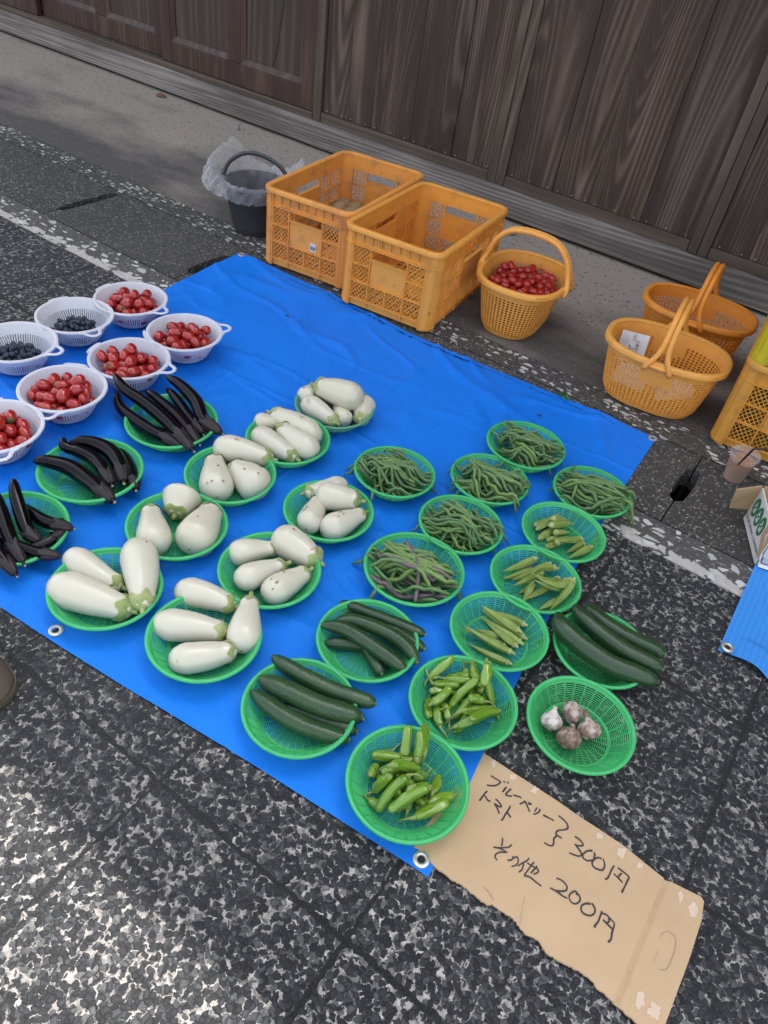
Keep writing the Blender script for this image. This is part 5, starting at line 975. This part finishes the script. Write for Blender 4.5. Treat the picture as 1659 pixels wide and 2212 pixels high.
# ------------------------------------------------------------------ white colanders
def make_colander():
    t = thing('colander', '', 'colander', (0, 0, 0)); b = MB(); n = 80; us = []
    for i in range(n): a = 2*math.pi*i/n; us += [a, a + 2*math.pi/n*.62]
    P = [(.012, .006), (.050, .006), (.064, .007), (.070, .012), (.0745, .020), (.0785, .027), (.0945, .055), (.0985, .0625), (.1075, .080), (.1095, .083)]
    vs = list(range(len(P))); b.grid(lambda u, v: (P[v][0]*math.cos(u), P[v][0]*math.sin(u), P[v][1]), us, vs, lambda i, j: i % 2 == 1 and j in (1, 4, 5), wrap=True); b.add([(.012*math.cos(a), .012*math.sin(a), .006) for a in us[::4]], [tuple(range(len(us[::4])))])
    b.build('bowl', M['white'], t, smooth=50, solid=.0018)
    b = MB(); b.lathe([(.107, .079), (.1085, .085), (.113, .0865), (.1185, .085), (.119, .081), (.1175, .0805), (.117, .083), (.112, .0835), (.1095, .080)], 72, close=True); b.build('rim', M['white'], t, smooth=60)
    for sg in (1, -1):
        b = MB()
        if sg < 0: b.prism([(-.1165 - .011*math.sin(x)**.7, .034*math.cos(x)) for x in np.linspace(.02, math.pi - .02, 17)], .0815, .0845); b.build('grip_tab', M['white'], t, smooth=40); continue
        pts = [(.110, .040, .0825), (.1165, .027, .0825)] + [(.122 + .024*math.sin(x), .0215*math.cos(x), .0825) for x in np.linspace(.25, math.pi - .25, 17)] + [(.1165, -.027, .0825), (.110, -.040, .0825)]
        b.sweep(catmull(pts, 40), .0030, 8, sx=2.0); b.build('grip_loop', M['white'], t, smooth=180)
    return t
CL = [(1, (201,364,609,680), (395, 690), 'white colander of tomatoes farthest back at the tarpaulin edge', 'tomato'), (2, (73,250,637,724), (222, 738), 'white colander of blueberries behind, between two tomato colanders', 'blueberry'),
      (3, (315,483,678,756), (499, 707), 'white colander of tomatoes at right with its loop sticking out', 'tomato'), (4, (-55,121,696,780), (138, 762), 'white colander of blueberries cut by the left edge', 'blueberry'),
      (5, (189,370,730,817), (383, 803), 'white colander of tomatoes right behind the long black eggplants', 'tomato'), (6, (35,236,780,896), (100, 900), 'white colander of tomatoes in the front row at left', 'tomato'), (7, (-112,91,858,982), (4, 985), 'white colander of tomatoes cut by the left edge', 'tomato')]
pc_ = make_colander(); COLS = {}
for i, (k, (x0, x1, y0, y1), hd, lab, what) in enumerate(CL):
    o = pc_ if i == 0 else copy_tree(pc_); c = at((x0 + x1)/2, (y0 + y1)/2, .009 + .083); g = at(*hd, .092); o.location = (c[0], c[1], .009); o.rotation_euler.z = math.atan2(g[1] - c[1], g[0] - c[0]); o['label'] = lab; o['group'] = 'white plastic colanders'; COLS[k] = (np.array([c[0], c[1], .009]), o['label'])

# ------------------------------------------------------------------ round fruit heaped in colanders and basket
def heap(c, n, r, seed, prof_t, off=(0, 0), spread=1.0, K=26):
    rr = random.Random(seed); pts = []
    for i in range(n):
        best = None
        for k in range(K):
            a = rr.uniform(0, 6.283); q = math.sqrt(rr.random())*spread; x, y = off[0] + q*math.cos(a), off[1] + q*math.sin(a); d = math.hypot(x, y)
            z = r*.9 + max(np.interp(d + o, prof_t[0], prof_t[1]) + (0 if o == 0 else -r*.45) for o in (0, r*.85))
            for (px_, py_, pz_, pr_) in pts:
                dd = (px_ - x)**2 + (py_ - y)**2; s = (r + pr_)*.93
                if dd < s*s: z = max(z, pz_ + math.sqrt(s*s - dd))
            sc = z + .25*d*d/spread
            if best is None or sc < best[0]: best = (sc, x, y, z)
        pts.append((best[1], best[2], best[3], r*rr.uniform(.94, 1.06)))
    return [(c[0] + x, c[1] + y, c[2] + z, q) for x, y, z, q in pts]
def fruit_proto(kind):
    if kind == 'tomato':
        b = MB(); ts, ra = prof([(0, .2), (.03, .42), (.12, .74), (.3, .97), (.55, 1), (.8, .82), (.94, .48), (1, .06)], 20); b.sweep([((t - .5)*2.55, 0, 0) for t in ts], ra, 18); o = b.build('cherry_tomato', M['tomato'], None, loc=(0, 0, 0), smooth=180); return o
    b = MB(); b.lathe([(.02, -.88), (.5, -.78), (.86, -.45), (1, 0), (.86, .48), (.55, .78), (.42, .84), (.44, .96), (.36, .9), (.2, .8), (.02, .78)], 16); return b.build('blueberry', M['blue'], None, loc=(0, 0, 0), smooth=60)
tp, bp = fruit_proto('tomato'), fruit_proto('blueberry'); first = {'tomato': True, 'blueberry': True}
def calyx_mb():
    b = MB()
    for k in range(6): a = k*1.047; b.sweep(catmull([(-1.2, 0, 0), (-1.28, .35*math.cos(a), .35*math.sin(a)), (-1.1 + .1*(k % 2), .8*math.cos(a), .8*math.sin(a))], 6), [.05, .12, .16, .14, .09, .02], 5, sx=.4)
    b.sweep([(-1.2, 0, 0), (-1.5, .1, .05)], [.07, .06], 6); return b.build('calyx', M['tcalyx'], None, loc=(0, 0, 0), smooth=60)
cal0 = calyx_mb(); cal_used = False
def place(kind, p, r, label, group, rr, mat=None, calyx=False):
    global cal_used
    src = tp if kind == 'tomato' else bp; o = src if first[kind] else src.copy()
    if not first[kind]: COL.objects.link(o)
    first[kind] = False; o.location = p[:3]; o.scale = (r, r, r) if kind == 'blueberry' else (r*rr.uniform(.92, 1.12), r, r)
    o.rotation_euler = (rr.uniform(-.5, .5), rr.uniform(-.45, .45), rr.uniform(0, 6.28)); tag(o, label, 'cherry tomato' if kind == 'tomato' else 'blueberry', group)
    if mat: o.data = DM[mat]
    if calyx:
        c = cal0 if not cal_used else cal0.copy()
        if cal_used: COL.objects.link(c)
        cal_used = True; c.parent = o; c.location = (0, 0, 0)
DM = {'tomato2': tp.data.copy()}; DM['tomato2'].materials[0] = M['tomato2']
cprof = ([0, .062, .070, .0785, .0945, .1075], [.007, .007, .012, .027, .055, .080])
LOW = []
TT = {1: (48, (.008, -.008), .078, 'red cherry tomato in the colander farthest back', 'tomatoes in the farthest colander'), 3: (46, (.0, -.004), .078, 'red cherry tomato in the colander with the loop sticking out right', 'tomatoes in the right colander'), 5: (50, (.004, -.006), .080, 'red cherry tomato in the colander behind the long black eggplants', 'tomatoes behind the black eggplants'), 6: (50, (.008, -.012), .078, 'red cherry tomato in the front row colander at left', 'tomatoes in the front row colander'), 7: (50, (.010, -.008), .080, 'red cherry tomato in the colander cut by the left edge', 'tomatoes in the left edge colander')}
for k, (n, off, sp_, lab, gp) in TT.items():
    rr = random.Random(k*11)
    for i, p in enumerate(heap(COLS[k][0], n, .0158, k, cprof, off, sp_)):
        if i < 11: LOW.append(p); continue
        place('tomato', p, p[3], lab, gp, rr, None, i in (n - 3, n - 12))
BL_ = {2: (120, (.014, -.022), .068, 'dusky blueberry in the colander between two tomato colanders', 'blueberries in the back colander'), 4: (130, (.02, -.02), .070, 'dusky blueberry in the colander cut by the left edge', 'blueberries in the left edge colander')}
for k, (n, off, sp_, lab, gp) in BL_.items():
    rr = random.Random(k*7)
    for p in heap(COLS[k][0], n, .0086, k, cprof, off, sp_, 16): place('blueberry', p, p[3], lab, gp, rr)
# tomatoes of the oval basket: the visible top layers one by one, the mass below as one object
rr = random.Random(5); pts = []; A_ = .150; B_ = .112; q0_ = Vector(bk_tom.location); Rz = Matrix.Rotation(bk_tom.rotation_euler.z, 3, 'Z')
for i in range(118):
    best = None
    for k in range(26):
        a = rr.uniform(0, 6.283); q = math.sqrt(rr.random()); x, y = superell(A_*q, B_*q, 2.6, a); z = .118 + .030*(-y/B_*-0 - x/A_)*.0 + .034*(.5 + .5*(-x/A_))*0 + .0145
        for (a_, b_, c_, d_) in pts:
            dd = (a_ - x)**2 + (b_ - y)**2; s = .0290*.93
            if dd < s*s: z = max(z, c_ + math.sqrt(s*s - dd))
        sc = z + .05*(abs(x - .03)/A_)**2*.3
        if best is None or sc < best[0]: best = (sc, x, y, z)
    pts.append((best[1], best[2], best[3], 0))
for i, (x, y, z, _) in enumerate(pts):
    if i < 12: LOW.append((*(q0_ + Rz @ Vector((x, y, z))), .0148)); continue
    p = q0_ + Rz @ Vector((x, y, z)); place('tomato', p, .0160*rr.uniform(.9, 1.05), 'deep red cherry tomato heaped in the oval orange basket', 'tomatoes in the oval basket', rr, 'tomato2', i in (100, 88, 112, 70))
b = MB(); ts, ra = prof([(0, .2), (.12, .74), (.3, .97), (.55, 1), (.8, .82), (1, .06)], 8)
for i in range(330):
    a = rr.uniform(0, 6.283); lay = i % 5; f = .78 + .04*lay; q = math.sqrt(rr.uniform(.15, 1)); x, y = superell(A_*f*q, B_*f*q, 2.6, a); z = .02 + .021*lay; d = np.array([rr.gauss(0, 1), rr.gauss(0, 1), rr.gauss(0, .4)]); d /= np.linalg.norm(d); p = np.array(q0_ + Rz @ Vector((x, y, z))); b.sweep([p + d*(t - .5)*.036 for t in ts], ra*.0145, 8)
for p in LOW: d = np.array([rr.gauss(0, 1), rr.gauss(0, 1), rr.gauss(0, .3)]); d /= np.linalg.norm(d); b.sweep([np.array(p[:3]) + d*(t - .5)*p[3]*2.4 for t in ts], ra*p[3], 10)
o = b.build('lower_tomatoes', M['tomato2'], None, loc=tuple(q0_ + Vector((0, 0, .05))), smooth=180); stuff(o); tag(o, 'mass of red tomatoes lying under the top layers in basket and colanders', 'tomatoes')

# ------------------------------------------------------------------ cardboard price sign
def c5(x, y): return (877.8 + x*.4709, 1591 + y*.4709)
def cz(x, y): return .0135 - .008*min(1, max(0, (x + .1)/.3))
out = [c5(345, 55), c5(360, 75), c5(700, 300), c5(1000, 500), c5(1190, 652), c5(1262, 690), c5(1350, 738), c5(1362, 760), c5(1350, 850), c5(1300, 1010), c5(1230, 1200), c5(1180, 1335), c5(1150, 1400), c5(1105, 1345), c5(1060, 1318), c5(960, 1228), c5(912, 1180), c5(870, 1150), c5(862, 1128), c5(800, 1080), c5(742, 1048), c5(690, 1020), c5(655, 1000), c5(640, 985), c5(605, 932), c5(545, 905), c5(520, 872), c5(490, 830), c5(440, 800), c5(395, 768), c5(372, 770), c5(330, 742), c5(255, 676), c5(210, 655), c5(140, 600), c5(118, 580), c5(95, 548), c5(60, 520), c5(36, 505), c5(42, 480)]
sign = thing('price_sign', 'torn brown cardboard price sign handwritten in black marker, lying on the paving', 'sign', tuple(at(1200, 1900)))
poly = []
rg = random.Random(4)
for i, (u, v) in enumerate(out):
    p = at(u, v, .012); poly.append((p[0], p[1]))
    if i > 11:
        q = at(*out[(i+1) % len(out)], .012)
        if i < len(out) - 2:
            for f in (.12, .27, .4, .55, .7, .85): poly.append((p[0]*(1-f) + q[0]*f + rg.uniform(-.0012, .0012), p[1]*(1-f) + q[1]*f + rg.uniform(-.0012, .0012)))
bm = bmesh.new(); vs_ = [bm.verts.new((x, y, 0)) for x, y in poly]; bm.faces.new(vs_); bm.normal_update()
[f.normal_flip() for f in bm.faces if f.normal.z < 0]; bmesh.ops.triangulate(bm, faces=bm.faces[:])
for _ in range(7):
    ed = [e for e in bm.edges if e.calc_length() > .010]
    if ed: bmesh.ops.subdivide_edges(bm, edges=ed, cuts=1); bmesh.ops.triangulate(bm, faces=bm.faces[:])
cr0, cr1 = at(*c5(1195, 655), .012)[:2], at(*c5(962, 1232), .012)[:2]; cd = (cr1 - cr0)/np.linalg.norm(cr1 - cr0); cn = np.array([-cd[1], cd[0]])
for k_ in (-.006, -.002, .002, .006): bmesh.ops.bisect_plane(bm, geom=bm.verts[:] + bm.edges[:] + bm.faces[:], plane_co=(*(cr0 + cn*k_), 0), plane_no=(*cn, 0))
def sign_z(x, y):
    dx = (np.array([x, y]) - cr0).dot(cn); s = 1 if (at(*c5(1300, 900))[:2] - cr0).dot(cn) > 0 else -1; k = dx*s
    z = .0105 + .0025*noise.noise((x*9, y*9, 2)) + .0018*noise.noise((x*22, y*22, 5)); z += -.0045*math.exp(-(k/.0032)**2) + max(0, k)*.05
    a = at(*c5(60, 300))[:2]; d = math.hypot(x - a[0], y - a[1]); return max(.006, z + .003*math.exp(-(d/.07)**2))
for v in bm.verts: v.co.z = sign_z(v.co.x, v.co.y)
vv = [tuple(v.co) for v in bm.verts]; bm.verts.index_update(); ff = [tuple(v.index for v in f.verts) for f in bm.faces]; bm.free()
if ff:
    b = MB(); b.add(vv, ff); b.build('cardboard', M['card'], sign, smooth=60, solid=.0042, off=-1.0)
def ribbon(mb, pts, w, lift=.0006, n=None):
    P = catmull([at(u, v, .009) for u, v in pts], n or max(8, 7*len(pts))); P = np.array([[p[0], p[1], 0] for p in P]); T = np.gradient(P, axis=0); T /= np.linalg.norm(T, axis=1)[:, None] + 1e-9; N = np.stack([-T[:, 1], T[:, 0]], 1); V = []; m = len(P)
    ends = [(P[0] - T[0]*w*.4, 0), (P[-1] + T[-1]*w*.4, m - 1)]
    for i in range(m):
        ww = w*(.9 + .25*noise.noise((P[i][0]*60, P[i][1]*60, 0)))*(.75 if i in (0, m-1) else 1)
        for s in (-1, 0, 1):
            x, y = P[i][0] + N[i][0]*ww*s, P[i][1] + N[i][1]*ww*s; V.append((x, y, sign_z(x, y) + lift + (.0002 if s == 0 else 0)))
    b0 = [(3*i + s, 3*i + s + 1, 3*i + s + 4, 3*i + s + 3) for i in range(m-1) for s in (0, 1)]; mb.add(V, b0)
f1 = lambda x, y: ((1850 + x*450/1659)/1.82278, (3020 + y*450/1659)/1.82278)
f2 = lambda x, y: ((2120 + x*400/1580)/1.82278, (3180 + y*400/1580)/1.82278)
f3 = lambda x, y: ((1880 + x*320/1659)/1.82278, (3270 + y*320/1659)/1.82278)
ST = [(f1, s) for s in (
  [(300,132),(380,180),(452,220)], [(452,220),(400,262),(330,280),(240,270)], [(487,205),(507,232)], [(540,220),(560,244)],
  [(532,292),(500,330),(472,372)], [(598,320),(545,370),(512,410)], [(512,410),(560,425),(608,428)], [(625,412),(680,428),(720,438),(746,458)],
  [(718,544),(760,528),(800,498)], [(800,498),(825,560),(866,660)], [(842,515),(868,556)], [(872,524),(892,558)],
  [(972,592),(955,625),(936,658)], [(1016,612),(1005,650),(970,678),(920,696)], [(1060,704),(1130,742),(1214,790)],
  [(250,354),(205,405),(135,500)], [(190,405),(225,440),(255,490),(296,508)],
  [(366,474),(415,515),(450,570),(448,590)], [(448,590),(405,575),(352,538)], [(352,538),(395,610),(424,690)],
  [(584,570),(560,625),(515,690),(480,755),(448,788)], [(535,655),(555,690),(592,742)],
  [(1280,716),(1360,780),(1412,850),(1408,905),(1350,925),(1280,930),(1245,965),(1262,1000),(1330,1044)], [(1262,1000),(1215,1050),(1212,1110),(1190,1150),(1130,1142),(1076,1108)])]
ST += [(f2, s) for s in (
  [(558,458),(620,500),(682,570),(676,602),(622,606)], [(622,606),(590,596),(560,576)], [(560,576),(610,640),(658,710),(655,752),(610,762),(540,738),(474,710)],
  [(835,692),(808,680),(740,690),(686,740),(690,790),(740,828),(790,832),(850,815),(866,740),(862,708)], [(978,808),(945,790),(890,795),(835,850),(836,895),(880,945),(990,975),(1024,900),(1000,806)],
  [(1174,908),(1130,980),(1080,1090),(1032,1122)], [(1228,940),(1320,1005),(1412,1080)], [(1412,1080),(1360,1190),(1290,1330)], [(1292,1024),(1255,1060),(1240,1090)], [(1166,1030),(1240,1100),(1308,1172)],
  [(272,1104),(340,1130),(410,1190),(438,1250),(415,1300),(330,1308),(270,1295)], [(180,1256),(290,1320),(380,1390),(445,1420)],
  [(575,1360),(600,1350),(565,1310),(500,1340),(470,1390),(490,1460),(540,1500),(600,1495),(645,1440),(630,1380),(600,1340)], [(810,1500),(740,1496),(680,1520),(660,1570),(690,1640),(790,1680),(860,1655),(880,1590),(850,1520),(822,1490)],
  [(988,1610),(960,1690),(930,1770),(870,1850),(892,1858)], [(985,1644),(1060,1670),(1130,1740),(1180,1800),(1170,1860),(1140,1960),(1130,2040),(1080,2100)], [(1085,1720),(1105,1760),(1070,1790)], [(1002,1742),(1070,1810),(1145,1885)])]
ST += [(f3, s) for s in (
  [(504,165),(500,240),(484,335)], [(318,350),(420,368),(520,368),(630,355),(694,302)], [(318,350),(440,378),(520,420),(602,466)], [(602,466),(520,460),(430,464),(360,510),(355,560),(396,622)],
  [(712,535),(716,580),(680,615),(608,618)], [(716,580),(804,545)], [(804,545),(826,630),(790,710),(690,745)],
  [(1050,574),(1000,630),(930,665),(815,735)], [(934,654),(930,720),(900,810),(838,858)], [(1008,672),(1070,710),(1160,765),(1225,800),(1235,850),(1190,885),(1136,900)], [(1148,655),(1090,730),(1000,850),(950,930)], [(950,930),(1060,960),(1180,1060),(1300,1150)], [(1212,735),(1165,790),(1084,880)])]
for i0, i1 in ((0, 15), (15, 22), (22, 24), (24, 27), (27, 29), (29, 33), (33, 35), (35, 37), (37, 41), (41, 45), (45, len(ST))):
    b = MB()
    for fn, s in ST[i0:i1]: ribbon(b, [fn(*p) for p in s], .0019 if fn is not f3 else .00165)
    b.build('handwriting', M['marker'], sign, smooth=180)
for i, (x, y, rw, rh) in enumerate(((400, 125, 14, 17), (490, 187, 17, 15), (587, 248, 18, 16), (885, 460, 18, 18), (985, 532, 22, 26), (1070, 592, 14, 17), (1255, 735, 14, 26), (1310, 798, 22, 36), (1065, 1215, 26, 42), (1130, 1265, 32, 42))):
    b = MB(); V = []; c = c5(x, y)
    for k in range(18):
        a = 2*math.pi*k/18; q = .85 + .6*noise.noise((math.cos(a)*1.8 + i*4, math.sin(a)*1.5, 0)); p = at(*c5(x + rw*q*math.cos(a), y + rh*q*math.sin(a)), .009); V.append((p[0], p[1], sign_z(p[0], p[1]) + .0007))
    p = at(*c, .009); b.add([(p[0], p[1], sign_z(p[0], p[1]) + .0011)] + V, [(0, 1 + k, 1 + (k+1) % 18) for k in range(18)]); b.build('torn_paper_patch', M['tape'], sign, smooth=180)
b = MB(); sl_ = [(1200, 900), (1228, 930), (1225, 985), (1200, 1050), (1182, 1075), (1155, 1072)]; ribbon(b, [c5(*p) for p in sl_], .0009); ribbon(b, [c5(*p) for p in [(1200, 900), (1172, 905), (1160, 930)]], .0004); ribbon(b, [c5(*p) for p in [(1150, 985), (1130, 1040)]], .0004); b.build('punched_handle_slit', M['scar'], sign, smooth=180)
b = MB(); ribbon(b, [c5(*p) for p in [(352, 690), (380, 722), (400, 752)]], .0011); ribbon(b, [c5(*p) for p in [(540, 740), (528, 800), (520, 862)]], .0005); b.build('tear', M['scar'], sign, smooth=180)
